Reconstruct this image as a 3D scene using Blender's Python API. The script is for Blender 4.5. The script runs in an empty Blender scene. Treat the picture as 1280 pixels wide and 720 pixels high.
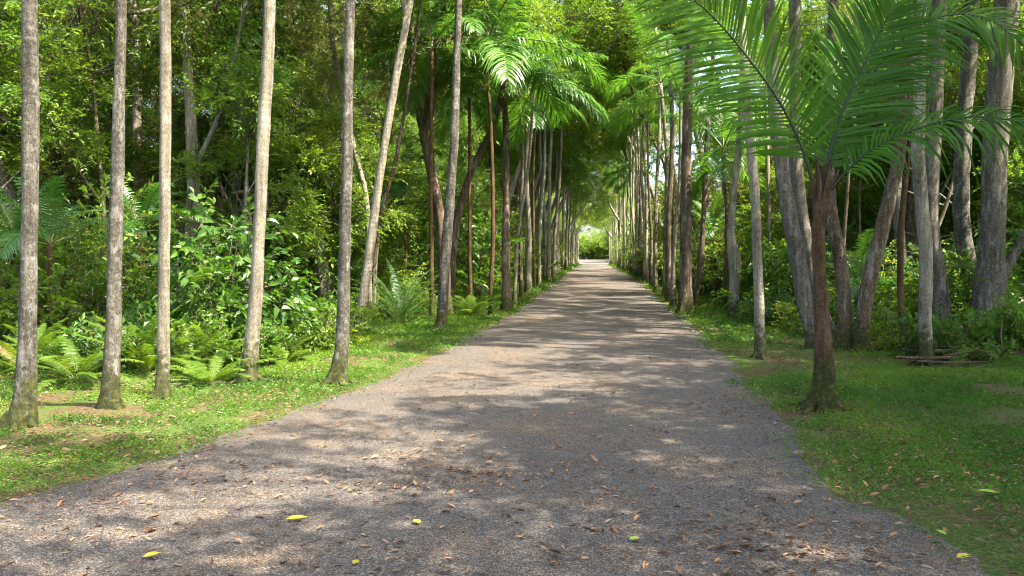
import bpy, math, random
import numpy as np
from mathutils import Vector, Euler, Matrix

rng = np.random.default_rng(7)
random.seed(7)
SC = bpy.context.scene
COL = SC.collection
R = math.radians

# ------------------------------------------------------------------ camera
CAMZ = 1.6
F = 1000.0
cam_d = bpy.data.cameras.new('camera')
cam = bpy.data.objects.new('camera', cam_d)
COL.objects.link(cam)
cam.location = (0, 0, CAMZ)
cam.rotation_euler = (R(90) - math.atan(32 / 1005.0), 0, math.atan(102 / 1000.0))
cam_d.sensor_width = 36.0
cam_d.lens = 36.0 * F / 1280.0
cam_d.clip_start = 0.05
cam_d.clip_end = 3000
SC.camera = cam
CM = cam.rotation_euler.to_matrix()


def at(px, py, Y):
    """world point seen at pixel (px, py) of the 1280x720 photo, at distance Y down the avenue"""
    d = CM @ Vector(((px - 640) / F, -(py - 360) / F, -1))
    return cam.location + d * (Y / d.y)


def gz(y):
    y = np.asarray(y, float)
    u = np.clip((y - 140) / 80, 0, 1)
    return 1.3 * (1 - np.exp(-np.clip(y - 24, 0, 400) / 45.0)) * np.clip((y - 24) / 10, 0, 1) + 1.1 * u * u * (3 - 2 * u)


def gzf(y):
    return float(gz(y))


def ground_at(px, py):
    """where the line of sight through a pixel meets the ground"""
    lo, hi = 3.0, 160.0
    for _ in range(60):
        m = (lo + hi) / 2
        if at(px, py, m).z > gzf(m):
            lo = m
        else:
            hi = m
    p = at(px, py, lo)
    return Vector((p.x, lo, gzf(lo)))


def proj(p):
    v = CM.transposed() @ (Vector(p) - cam.location)
    if v.z > -0.1:
        return None
    return (640 + F * v.x / -v.z, 360 - F * v.y / -v.z)


YL = [-6, 2, 4, 5, 6.6, 8.3, 10, 13, 22, 42, 80, 400]
XL = [-5.2, -4.9, -4.3, -3.85, -3.35, -3.1, -2.9, -2.62, -2.5, -2.05, -2.0, -2.0]
YR = [-6, 2, 4, 4.6, 5.9, 8.3, 13, 22, 42, 80, 400]
XR = [2.6, 2.4, 2.1, 1.95, 1.68, 1.8, 2.1, 2.5, 2.45, 2.2, 2.2]


def edge_noise(y, ph):
    y = np.asarray(y, float)
    return (.05 * np.sin(y * 1.3 + ph) + .022 * np.sin(y * 4.1 + ph * 2) + .012 * np.sin(y * 9.7 + ph * 3) + .008 * np.sin(y * 23.3 + ph)) * np.clip(30 / (y + 12), .2, 1)


def xl(y):
    return np.interp(y, YL, XL) + edge_noise(y, .7)


def xr(y):
    return np.interp(y, YR, XR) + edge_noise(y, 2.9)


def vnoise(x, y, s, seed):
    """smooth value noise, 0..1"""
    x = np.asarray(x, float) / s + 1000
    y = np.asarray(y, float) / s + 1000
    xi, yi = np.floor(x).astype(np.int64), np.floor(y).astype(np.int64)
    fx, fy = x - xi, y - yi
    fx, fy = fx * fx * (3 - 2 * fx), fy * fy * (3 - 2 * fy)

    def h(a, b):
        n = (a * 374761393 + b * 668265263 + seed * 974711) & 0x7fffffff
        n = ((n ^ (n >> 13)) * 1274126177) & 0x7fffffff
        return ((n ^ (n >> 16)) & 0xffff) / 65535.0
    return (h(xi, yi) * (1 - fx) + h(xi + 1, yi) * fx) * (1 - fy) + (h(xi, yi + 1) * (1 - fx) + h(xi + 1, yi + 1) * fx) * fy


# ------------------------------------------------------------------ materials
def newmat(name):
    m = bpy.data.materials.new(name)
    m.use_nodes = True
    m.node_tree.nodes.clear()
    return m, m.node_tree.nodes, m.node_tree.links


def ramp(nodes, stops):
    n = nodes.new('ShaderNodeValToRGB')
    el = n.color_ramp.elements
    while len(el) < len(stops):
        el.new(0.5)
    for e, (p, c) in zip(el, stops):
        e.position = p
        e.color = (*c, 1)
    return n


def leaf_mat(name, c0, c1, c2, trans=0.45, gloss=0.025, tboost=(1.75, 1.6, .9), rough=.45):
    m, N, L = newmat(name)
    a = N.new('ShaderNodeAttribute'); a.attribute_name = 'tint'
    oi = N.new('ShaderNodeObjectInfo')
    mx = N.new('ShaderNodeMath'); mx.operation = 'MULTIPLY_ADD'
    L.new(oi.outputs['Random'], mx.inputs[0]); mx.inputs[1].default_value = .34; mx.inputs[2].default_value = -.17
    ad = N.new('ShaderNodeMath'); ad.operation = 'ADD'; ad.use_clamp = True
    L.new(a.outputs['Fac'], ad.inputs[0]); L.new(mx.outputs[0], ad.inputs[1])
    r = ramp(N, [(0, c0), (.55, c1), (1, c2)])
    L.new(ad.outputs[0], r.inputs[0])
    d = N.new('ShaderNodeBsdfDiffuse'); L.new(r.outputs[0], d.inputs[0])
    t = N.new('ShaderNodeBsdfTranslucent')
    tm = N.new('ShaderNodeMixRGB'); tm.blend_type = 'MULTIPLY'; tm.inputs[0].default_value = 1
    L.new(r.outputs[0], tm.inputs[1]); tm.inputs[2].default_value = (*tboost, 1)
    L.new(tm.outputs[0], t.inputs[0])
    ms = N.new('ShaderNodeMixShader'); ms.inputs[0].default_value = trans
    L.new(d.outputs[0], ms.inputs[1]); L.new(t.outputs[0], ms.inputs[2])
    g = N.new('ShaderNodeBsdfGlossy'); g.inputs['Roughness'].default_value = rough
    g.inputs[0].default_value = (.9, .95, .9, 1)
    m2 = N.new('ShaderNodeMixShader'); m2.inputs[0].default_value = gloss
    L.new(ms.outputs[0], m2.inputs[1]); L.new(g.outputs[0], m2.inputs[2])
    o = N.new('ShaderNodeOutputMaterial'); L.new(m2.outputs[0], o.inputs[0])
    return m


M = {}
M['leaf_mid'] = leaf_mat('leaf_mid', (.040, .105, .010), (.090, .190, .016), (.170, .270, .024), trans=.5)
M['leaf_dark'] = leaf_mat('leaf_dark', (.028, .078, .011), (.055, .135, .014), (.11, .195, .022), trans=.45)
M['leaf_lime'] = leaf_mat('leaf_lime', (.070, .150, .012), (.135, .235, .018), (.230, .310, .030), trans=.48)
M['leaf_olive'] = leaf_mat('leaf_olive', (.065, .090, .014), (.120, .155, .022), (.220, .220, .045), trans=.4)
M['palm_leaf'] = leaf_mat('palm_leaf', (.030, .095, .012), (.062, .165, .016), (.120, .230, .024), trans=.42, gloss=.05, rough=.4)
M['palm_dark'] = leaf_mat('palm_dark', (.020, .075, .014), (.040, .125, .018), (.075, .180, .024), trans=.36, gloss=.04, rough=.4)
M['young_palm_leaf'] = leaf_mat('young_palm_leaf', (.024, .075, .008), (.050, .138, .011), (.105, .205, .018), trans=.44, gloss=.012)
M['spiky_leaf'] = leaf_mat('spiky_leaf', (.012, .045, .010), (.026, .080, .014), (.055, .125, .02), trans=.25)
M['fern_leaf'] = leaf_mat('fern_leaf', (.042, .098, .009), (.085, .160, .014), (.155, .215, .026), trans=.45)
M['cover_leaf'] = leaf_mat('cover_leaf', (.028, .085, .010), (.072, .165, .015), (.165, .245, .022), trans=.35)
M['litter'] = leaf_mat('litter', (.055, .032, .017), (.15, .088, .048), (.33, .22, .13), trans=.12, gloss=.02, tboost=(1.2, 1, .8))
M['litter_red'] = leaf_mat('litter_red', (.12, .058, .028), (.26, .135, .065), (.42, .26, .14), trans=.12, gloss=.02, tboost=(1.2, 1, .8))
M['yellow_leaf'] = leaf_mat('yellow_leaf', (.30, .24, .02), (.40, .32, .03), (.46, .38, .05), trans=.2, gloss=.04)
M['green_leaf'] = leaf_mat('green_leaf', (.16, .28, .03), (.24, .36, .04), (.3, .4, .06), trans=.2, gloss=.04)
M['dry_frond'] = leaf_mat('dry_frond', (.09, .058, .025), (.16, .11, .05), (.24, .18, .09), trans=.2, gloss=.02)


def bark_mat(name, dark, mid, pale, spot=.28, moss=.6, ring=0.0, mossc=(.032, .043, .006), scale=1.0, zs=.5, patch=(.52, .50, .45)):
    m, N, L = newmat(name)
    tc = N.new('ShaderNodeTexCoord')
    oi = N.new('ShaderNodeObjectInfo')
    off = N.new('ShaderNodeVectorMath'); off.operation = 'ADD'
    ro = N.new('ShaderNodeMath'); ro.operation = 'MULTIPLY'; ro.inputs[1].default_value = 37
    L.new(oi.outputs['Random'], ro.inputs[0])
    L.new(tc.outputs['Object'], off.inputs[0]); L.new(ro.outputs[0], off.inputs[1])
    mp = N.new('ShaderNodeMapping'); mp.inputs['Scale'].default_value = (scale, scale, scale * zs)
    L.new(off.outputs[0], mp.inputs[0])
    n1 = N.new('ShaderNodeTexNoise'); n1.inputs['Scale'].default_value = 85; n1.inputs['Detail'].default_value = 10; n1.inputs['Roughness'].default_value = .78
    L.new(mp.outputs[0], n1.inputs[0])
    r1 = ramp(N, [(.33, dark), (.5, mid), (.67, pale)])
    L.new(n1.outputs[0], r1.inputs[0])
    # broad tonal drift
    n2 = N.new('ShaderNodeTexNoise'); n2.inputs['Scale'].default_value = 3.2; n2.inputs['Detail'].default_value = 7; n2.inputs['Roughness'].default_value = .65
    L.new(mp.outputs[0], n2.inputs[0])
    r2 = ramp(N, [(.32, (.55, .54, .50)), (.66, (1.3, 1.28, 1.22))])
    L.new(n2.outputs[0], r2.inputs[0])
    mu = N.new('ShaderNodeMixRGB'); mu.blend_type = 'MULTIPLY'; mu.inputs[0].default_value = 1
    L.new(r1.outputs[0], mu.inputs[1]); L.new(r2.outputs[0], mu.inputs[2])
    # big pale scabs and long dark streaks
    n5 = N.new('ShaderNodeTexNoise'); n5.inputs['Scale'].default_value = 8; n5.inputs['Detail'].default_value = 7; n5.inputs['Roughness'].default_value = .68
    L.new(mp.outputs[0], n5.inputs[0])
    r5 = ramp(N, [(.53, (0, 0, 0)), (.60, (.42, .42, .42))]); L.new(n5.outputs[0], r5.inputs[0])
    m5 = N.new('ShaderNodeMixRGB'); m5.inputs[2].default_value = (*[c * .72 for c in patch], 1)
    L.new(r5.outputs[0], m5.inputs[0]); L.new(mu.outputs[0], m5.inputs[1])
    mp6 = N.new('ShaderNodeMapping'); mp6.inputs['Scale'].default_value = (20, 20, 1.5); L.new(off.outputs[0], mp6.inputs[0])
    n6 = N.new('ShaderNodeTexNoise'); n6.inputs['Scale'].default_value = 1; n6.inputs['Detail'].default_value = 6; L.new(mp6.outputs[0], n6.inputs[0])
    r6 = ramp(N, [(.36, (.66, .65, .62)), (.56, (1.10, 1.09, 1.07))]); L.new(n6.outputs[0], r6.inputs[0])
    mu = N.new('ShaderNodeMixRGB'); mu.blend_type = 'MULTIPLY'; mu.inputs[0].default_value = 1
    L.new(m5.outputs[0], mu.inputs[1]); L.new(r6.outputs[0], mu.inputs[2])
    # lichen patches
    n3 = N.new('ShaderNodeTexNoise'); n3.inputs['Scale'].default_value = 24; n3.inputs['Detail'].default_value = 9; n3.inputs['Roughness'].default_value = .75
    L.new(off.outputs[0], n3.inputs[0])
    r3 = ramp(N, [(.52, (0, 0, 0)), (.64, (1, 1, 1))])
    L.new(n3.outputs[0], r3.inputs[0])
    k3 = N.new('ShaderNodeMath'); k3.operation = 'MULTIPLY'; k3.inputs[1].default_value = spot
    L.new(r3.outputs[0], k3.inputs[0])
    m3 = N.new('ShaderNodeMixRGB'); m3.inputs[2].default_value = (*patch, 1)
    L.new(k3.outputs[0], m3.inputs[0]); L.new(mu.outputs[0], m3.inputs[1])
    # moss near the foot and in flecks
    sx = N.new('ShaderNodeSeparateXYZ'); L.new(tc.outputs['Object'], sx.inputs[0])
    mr = N.new('ShaderNodeMapRange'); mr.inputs['From Min'].default_value = 0; mr.inputs['From Max'].default_value = .9
    mr.inputs['To Min'].default_value = moss * .62; mr.inputs['To Max'].default_value = -.10
    L.new(sx.outputs['Z'], mr.inputs[0])
    n4 = N.new('ShaderNodeTexNoise'); n4.inputs['Scale'].default_value = 11; n4.inputs['Detail'].default_value = 9; n4.inputs['Roughness'].default_value = .72
    L.new(off.outputs[0], n4.inputs[0])
    a4 = N.new('ShaderNodeMath'); a4.operation = 'ADD'; L.new(mr.outputs[0], a4.inputs[0]); L.new(n4.outputs[0], a4.inputs[1])
    r4 = ramp(N, [(.58, (0, 0, 0)), (.66, (.75, .75, .75)), (.85, (.9, .9, .9))])
    L.new(a4.outputs[0], r4.inputs[0])
    m4 = N.new('ShaderNodeMixRGB')
    n7 = N.new('ShaderNodeTexNoise'); n7.inputs['Scale'].default_value = 16; n7.inputs['Detail'].default_value = 8; n7.inputs['Roughness'].default_value = .7
    L.new(off.outputs[0], n7.inputs[0])
    r7 = ramp(N, [(.34, (.020, .020, .008)), (.50, mossc), (.68, (.125, .125, .014))]); L.new(n7.outputs[0], r7.inputs[0])
    L.new(r7.outputs[0], m4.inputs[2])
    L.new(r4.outputs[0], m4.inputs[0]); L.new(m3.outputs[0], m4.inputs[1])
    b = N.new('ShaderNodeBsdfPrincipled'); b.inputs['Roughness'].default_value = .9
    b.inputs['Specular IOR Level'].default_value = .2
    L.new(m4.outputs[0], b.inputs['Base Color'])
    bu = N.new('ShaderNodeBump'); bu.inputs['Strength'].default_value = 1; bu.inputs['Distance'].default_value = .035
    hh = n1.outputs[0]
    if ring:
        w = N.new('ShaderNodeTexWave'); w.bands_direction = 'Z'; w.inputs['Scale'].default_value = ring; w.inputs['Distortion'].default_value = 6
        w.inputs['Detail'].default_value = 2
        L.new(tc.outputs['Object'], w.inputs[0])
        ah = N.new('ShaderNodeMath'); ah.operation = 'MULTIPLY_ADD'; ah.inputs[1].default_value = .12
        L.new(w.outputs['Fac'], ah.inputs[0]); L.new(n1.outputs[0], ah.inputs[2])
        hh = ah.outputs[0]
    L.new(hh, bu.inputs['Height']); L.new(bu.outputs[0], b.inputs['Normal'])
    o = N.new('ShaderNodeOutputMaterial'); L.new(b.outputs[0], o.inputs[0])
    return m


M['bark_grey'] = bark_mat('bark_grey', (.026, .024, .019), (.094, .086, .071), (.225, .208, .178), ring=3.2)
M['bark_pale'] = bark_mat('bark_pale', (.065, .056, .041), (.25, .222, .172), (.47, .43, .35), spot=.22, ring=3.2)
M['bark_brown'] = bark_mat('bark_brown', (.030, .020, .012), (.10, .070, .044), (.20, .150, .10), spot=.25, zs=.25)
M['bark_palm'] = bark_mat('bark_palm', (.030, .018, .010), (.095, .055, .030), (.20, .125, .070), patch=(.22, .15, .09), spot=.10, moss=.9, ring=4)
M['bark_forest'] = bark_mat('bark_forest', (.038, .033, .026), (.125, .112, .092), (.255, .236, .200), spot=.3, moss=.45, zs=.38)
M['twig'] = bark_mat('twig', (.06, .045, .028), (.14, .11, .075), (.24, .2, .15), spot=.1, moss=.2)
M['dead_wood'] = bark_mat('dead_wood', (.05, .028, .016), (.135, .082, .050), (.26, .175, .115), spot=.1, moss=.1)
M['rachis_dark'] = leaf_mat('rachis_dark', (.012, .018, .006), (.02, .03, .009), (.04, .05, .015), trans=.02, gloss=.03)
M['rachis'] = leaf_mat('rachis', (.05, .08, .015), (.09, .12, .02), (.13, .15, .03), trans=.05, gloss=.06)


def ground_mat():
    m, N, L = newmat('forest_soil')
    g = N.new('ShaderNodeNewGeometry')
    n1 = N.new('ShaderNodeTexNoise'); n1.inputs['Scale'].default_value = 1.1; n1.inputs['Detail'].default_value = 9; n1.inputs['Roughness'].default_value = .65
    L.new(g.outputs['Position'], n1.inputs[0])
    n2 = N.new('ShaderNodeTexNoise'); n2.inputs['Scale'].default_value = 38; n2.inputs['Detail'].default_value = 6; n2.inputs['Roughness'].default_value = .7
    L.new(g.outputs['Position'], n2.inputs[0])
    r1 = ramp(N, [(.28, (.030, .020, .012)), (.5, (.085, .055, .030)), (.72, (.20, .125, .065))])
    L.new(n2.outputs[0], r1.inputs[0])
    r2 = ramp(N, [(.28, (.020, .045, .010)), (.5, (.055, .095, .014)), (.72, (.11, .15, .03))])
    L.new(n2.outputs[0], r2.inputs[0])
    f = ramp(N, [(.40, (0, 0, 0)), (.58, (1, 1, 1))]); L.new(n1.outputs[0], f.inputs[0])
    mx = N.new('ShaderNodeMixRGB'); L.new(f.outputs[0], mx.inputs[0]); L.new(r1.outputs[0], mx.inputs[1]); L.new(r2.outputs[0], mx.inputs[2])
    b = N.new('ShaderNodeBsdfPrincipled'); b.inputs['Roughness'].default_value = .95; b.inputs['Specular IOR Level'].default_value = .15
    L.new(mx.outputs[0], b.inputs['Base Color'])
    bu = N.new('ShaderNodeBump'); bu.inputs['Strength'].default_value = .9; bu.inputs['Distance'].default_value = .03
    L.new(n2.outputs[0], bu.inputs['Height']); L.new(bu.outputs[0], b.inputs['Normal'])
    o = N.new('ShaderNodeOutputMaterial'); L.new(b.outputs[0], o.inputs[0])
    return m


def gravel_mat():
    m, N, L = newmat('gravel')
    g = N.new('ShaderNodeNewGeometry')
    P = g.outputs['Position']
    v = N.new('ShaderNodeTexVoronoi'); v.inputs['Scale'].default_value = 140; v.inputs['Randomness'].default_value = 1
    L.new(P, v.inputs['Vector'])
    sp = N.new('ShaderNodeSeparateColor'); L.new(v.outputs['Color'], sp.inputs[0])
    rc = ramp(N, [(.0, (.029, .026, .023)), (.35, (.066, .060, .053)), (.75, (.124, .112, .098)), (1, (.27, .244, .212))])
    L.new(sp.outputs[0], rc.inputs[0])
    nf = N.new('ShaderNodeTexNoise'); nf.inputs['Scale'].default_value = 170; nf.inputs['Detail'].default_value = 4; nf.inputs['Roughness'].default_value = .8
    L.new(P, nf.inputs[0])
    rf = ramp(N, [(.3, (.55, .55, .55)), (.7, (1.4, 1.38, 1.35))]); L.new(nf.outputs[0], rf.inputs[0])
    m1 = N.new('ShaderNodeMixRGB'); m1.blend_type = 'MULTIPLY'; m1.inputs[0].default_value = .8
    L.new(rc.outputs[0], m1.inputs[1]); L.new(rf.outputs[0], m1.inputs[2])
    # broad patches: sandy dust and grit
    nb = N.new('ShaderNodeTexNoise'); nb.inputs['Scale'].default_value = .9; nb.inputs['Detail'].default_value = 7; nb.inputs['Roughness'].default_value = .62
    L.new(P, nb.inputs[0])
    rb = ramp(N, [(.3, (.80, .80, .84)), (.5, (1, .97, .93)), (.68, (1.35, 1.12, .88))]); L.new(nb.outputs[0], rb.inputs[0])
    m2 = N.new('ShaderNodeMixRGB'); m2.blend_type = 'MULTIPLY'; m2.inputs[0].default_value = 1
    L.new(m1.outputs[0], m2.inputs[1]); L.new(rb.outputs[0], m2.inputs[2])
    # crumbs of dark organic grit
    nd = N.new('ShaderNodeTexNoise'); nd.inputs['Scale'].default_value = 14; nd.inputs['Detail'].default_value = 8; nd.inputs['Roughness'].default_value = .75
    L.new(P, nd.inputs[0])
    rd = ramp(N, [(.56, (0, 0, 0)), (.68, (.8, .8, .8))]); L.new(nd.outputs[0], rd.inputs[0])
    m3 = N.new('ShaderNodeMixRGB'); m3.inputs[2].default_value = (.10, .072, .05, 1)
    L.new(rd.outputs[0], m3.inputs[0]); L.new(m2.outputs[0], m3.inputs[1])
    b = N.new('ShaderNodeBsdfPrincipled'); b.inputs['Roughness'].default_value = .85; b.inputs['Specular IOR Level'].default_value = .3
    L.new(m3.outputs[0], b.inputs['Base Color'])
    iv = N.new('ShaderNodeMath'); iv.operation = 'SUBTRACT'; iv.inputs[0].default_value = 1; L.new(v.outputs['Distance'], iv.inputs[1])
    ah = N.new('ShaderNodeMath'); ah.operation = 'MULTIPLY_ADD'; ah.inputs[1].default_value = .5
    L.new(nf.outputs[0], ah.inputs[0]); L.new(iv.outputs[0], ah.inputs[2])
    bu = N.new('ShaderNodeBump'); bu.inputs['Strength'].default_value = .9; bu.inputs['Distance'].default_value = .012
    L.new(ah.outputs[0], bu.inputs['Height']); L.new(bu.outputs[0], b.inputs['Normal'])
    o = N.new('ShaderNodeOutputMaterial'); L.new(b.outputs[0], o.inputs[0])
    return m


M['soil'] = ground_mat()
M['gravel'] = gravel_mat()


# ------------------------------------------------------------------ mesh building
class MB:
    """collects vertices and faces (with a material slot and a tint per face) and links them as ONE object"""
    def __init__(self):
        self.v, self.q, self.t, self.qm, self.tm, self.qt, self.tt = [], [], [], [], [], [], []
        self.n = 0

    def add(self, v, q=None, t=None, mat=0, tint=.5):
        v = np.asarray(v, np.float32).reshape(-1, 3)
        for f, F_, Fm, Ft in ((q, self.q, self.qm, self.qt), (t, self.t, self.tm, self.tt)):
            if f is None or len(f) == 0:
                continue
            f = np.asarray(f, np.int64)
            F_.append(f + self.n)
            Fm.append(np.full(len(f), mat, np.int32))
            Ft.append(np.broadcast_to(np.asarray(tint, np.float32), (len(f),)).copy())
        self.v.append(v)
        self.n += len(v)

    def mesh(self, name, mats, smooth_slots=()):
        me = bpy.data.meshes.new(name)
        v = np.concatenate(self.v) if self.v else np.zeros((0, 3), np.float32)
        q = np.concatenate(self.q) if self.q else np.zeros((0, 4), np.int64)
        t = np.concatenate(self.t) if self.t else np.zeros((0, 3), np.int64)
        mi = np.concatenate(self.qm + self.tm) if (self.qm or self.tm) else np.zeros(0, np.int32)
        ti = np.concatenate(self.qt + self.tt) if (self.qt or self.tt) else np.zeros(0, np.float32)
        me.vertices.add(len(v)); me.vertices.foreach_set('co', v.ravel())
        nl = q.size + t.size
        me.loops.add(nl)
        me.loops.foreach_set('vertex_index', np.concatenate([q.ravel(), t.ravel()]).astype(np.int32))
        me.polygons.add(len(q) + len(t))
        st = np.concatenate([np.arange(len(q)) * 4, q.size + np.arange(len(t)) * 3]).astype(np.int32)
        me.polygons.foreach_set('loop_start', st)
        me.polygons.foreach_set('material_index', mi)
        sm = np.isin(mi, list(smooth_slots))
        me.polygons.foreach_set('use_smooth', sm)
        at_ = me.attributes.new('tint', 'FLOAT', 'FACE')
        at_.data.foreach_set('value', ti)
        for m in mats:
            me.materials.append(m)
        me.update(calc_edges=True)
        return me


def link(name, me, parent=None, loc=(0, 0, 0), rz=0, sc=None):
    o = bpy.data.objects.new(name, me)
    COL.objects.link(o)
    o.parent = parent
    o.location = loc
    o.rotation_euler = (0, 0, rz)
    if sc is not None:
        o.scale = (sc, sc, sc) if np.isscalar(sc) else sc
    return o


def tag(o, label=None, cat=None, group=None, kind=None):
    if label:
        o['label'] = label
    if cat:
        o['category'] = cat
    if group:
        o['group'] = group
    if kind:
        o['kind'] = kind
    return o


def thing(name, label, cat, loc=(0, 0, 0), rz=0, group=None):
    return tag(link(name, None, None, loc, rz), label, cat, group)


def unit(a):
    return a / np.maximum(np.linalg.norm(a, axis=-1, keepdims=True), 1e-9)


def leaves(mb, p, d, n, ln, wd, tint, mat=0, fold=.25, droop=.15):
    """one folded pointed leaf per row: p base, d direction, n face normal"""
    d = unit(d)
    s = unit(np.cross(d, n)); n = np.cross(s, d)
    ln = ln[:, None]; wd = wd[:, None]
    dn = np.array([0, 0, -1.0])
    mid = p + d * ln * .42
    tip = p + d * ln + dn * ln * droop
    a = mid + s * wd * .5 + n * wd * fold
    b = mid - s * wd * .5 + n * wd * fold
    V = np.stack([p, a, tip, b], 1).reshape(-1, 3)
    k = np.arange(len(p))[:, None] * 4
    T = np.concatenate([k + [0, 1, 2], k + [0, 2, 3]])
    mb.add(V, t=T, mat=mat, tint=np.concatenate([tint, tint]))


def big_leaves(mb, p, d, n, ln, wd, tint, mat=0, fold=.2, droop=.25):
    """rounder leaf, two folded halves of two faces each, tip bent down"""
    d = unit(d)
    s = unit(np.cross(d, n)); n = np.cross(s, d)
    ln = ln[:, None]; wd = wd[:, None]
    dn = np.array([0, 0, -1.0])
    m1 = p + d * ln * .3
    m2 = p + d * ln * .68 + dn * ln * droop * .4
    tip = p + d * ln + dn * ln * droop
    V = np.stack([p, m1 + s * wd * .46 + n * wd * fold, m2 + s * wd * .40 + n * wd * fold, tip,
                  m2 - s * wd * .40 + n * wd * fold, m1 - s * wd * .46 + n * wd * fold, m2, m1], 1).reshape(-1, 3)
    k = np.arange(len(p))[:, None] * 8
    T = np.concatenate([k + [0, 1, 7], k + [2, 3, 6], k + [3, 4, 6], k + [0, 7, 5]])
    Q = np.concatenate([k + [1, 2, 6, 7], k + [7, 6, 4, 5]])
    mb.add(V, q=Q, t=None, mat=mat, tint=np.concatenate([tint, tint]))
    mb.v.pop(); mb.n -= len(V)
    mb.q[-1]  # quads already use this block's indices
    mb.add(V, t=T, mat=mat, tint=np.tile(tint, 4))


def sprays(mb, c, dirs, ln, nl, leaf, width, tint, mat=0, wmat=None, jit=.35, big=False):
    """twigs with alternate leaves: c (K,3) start, dirs (K,3), ln (K,), nl leaves on each"""
    K = len(c)
    dirs = unit(dirs)
    up = np.tile([0, 0, 1.0], (K, 1)) + rng.normal(0, .28, (K, 3))
    side = unit(np.cross(dirs, up)); nn = np.cross(side, dirs)
    s = np.linspace(.15, 1, nl)
    P = c[:, None, :] + dirs[:, None, :] * (ln[:, None] * s[None, :])[..., None] + np.array([0, 0, -1.0]) * (ln[:, None] * (s ** 2)[None, :] * .22)[..., None]
    sg = np.where(np.arange(nl) % 2 == 0, 1.0, -1.0); sg[-1] = 0
    D = dirs[:, None, :] * .55 + side[:, None, :] * sg[None, :, None] * .85 + rng.normal(0, jit, (K, nl, 3)) * .6
    NN = np.repeat(nn[:, None, :], nl, 1) + rng.normal(0, jit, (K, nl, 3))
    L_ = leaf * rng.uniform(.7, 1.25, (K, nl)); W_ = L_ * width * rng.uniform(.85, 1.15, (K, nl))
    T_ = np.clip(tint[:, None] + rng.normal(0, .12, (K, nl)), 0, 1)
    (big_leaves if big else leaves)(mb, P.reshape(-1, 3), D.reshape(-1, 3), NN.reshape(-1, 3), L_.ravel(), W_.ravel(), T_.ravel(), mat)
    if wmat is not None:   # the twig itself, a three sided sliver
        e = P[:, -1]
        w = .004 + leaf * .02
        V = np.stack([c + side * w, c - side * w, c + nn * w * 1.6, e], 1).reshape(-1, 3)
        k = np.arange(K)[:, None] * 4
        mb.add(V, t=np.concatenate([k + [0, 1, 3], k + [1, 2, 3], k + [2, 0, 3]]), mat=wmat)


def tube(mb, pts, rad, sides=10, mat=0, rough=0.0, flare=None, tint=.5, cap=True):
    """tapered tube along a polyline; rough adds irregular girth, flare roots at the foot"""
    pts = np.asarray([tuple(p) for p in pts], float); rad = np.asarray(rad, float)
    n = len(pts)
    tg = np.gradient(pts, axis=0); tg = unit(tg)
    ref = np.array([1.0, 0, 0]) if abs(tg[0][0]) < .8 else np.array([0, 1.0, 0])
    A = np.zeros((n, 3)); B = np.zeros((n, 3))
    u = ref
    for i in range(n):
        u = u - tg[i] * np.dot(u, tg[i]); u = u / np.linalg.norm(u)
        A[i] = u; B[i] = np.cross(tg[i], u)
    th = np.linspace(0, 2 * np.pi, sides, endpoint=False)
    rr = rad[:, None] * np.ones((1, sides))
    if rough:
        ph = rng.uniform(0, 6.28, 8)
        ii = np.arange(n)[:, None]
        rr *= 1 + rough * (np.sin(th[None] * 2 + ph[0] + ii * .45) * .5 + np.sin(th[None] * 3 + ph[1] - ii * .6) * .4 + rng.normal(0, .35, (n, sides)))
    if flare:
        h, amt = flare
        hh = (pts[:, 2] - pts[0, 2])
        ph = rng.uniform(0, 6.28, 2)
        rr *= 1 + (np.exp(-hh / h) * amt)[:, None] * (.62 + .95 * np.maximum(0, np.sin(th[None] * 3 + ph[0])) + .4 * np.sin(th[None] * 5 + ph[1]))
    V = pts[:, None] + A[:, None] * (rr * np.cos(th))[..., None] + B[:, None] * (rr * np.sin(th))[..., None]
    i = np.arange(n - 1)[:, None] * sides; j = np.arange(sides)[None]; j2 = (j + 1) % sides
    Q = np.stack([i + j, i + j2, i + sides + j2, i + sides + j], -1).reshape(-1, 4)
    V = V.reshape(-1, 3)
    T = None
    if cap:
        V = np.concatenate([V, pts[-1:]])
        k = (n - 1) * sides
        T = np.stack([k + j[0], k + j2[0], np.full(sides, n * sides)], -1)
    mb.add(V, q=Q, t=T, mat=mat, tint=tint)


def smooth_path(pts, step):
    """Catmull-Rom through points, one row every step metres; also interpolates extra columns (radius)"""
    P = np.asarray(pts, float)
    E = np.concatenate([[2 * P[0] - P[1]], P, [2 * P[-1] - P[-2]]])
    out = []
    for i in range(len(P) - 1):
        a, b, c, d = E[i:i + 4]
        L_ = np.linalg.norm((c - b)[:3]); m = max(2, int(L_ / step))
        for t in np.linspace(0, 1, m, endpoint=False):
            out.append(.5 * (2 * b + (c - a) * t + (2 * a - 5 * b + 4 * c - d) * t * t + (3 * b - a - 3 * c + d) * t ** 3))
    out.append(P[-1])
    return np.array(out)


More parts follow.
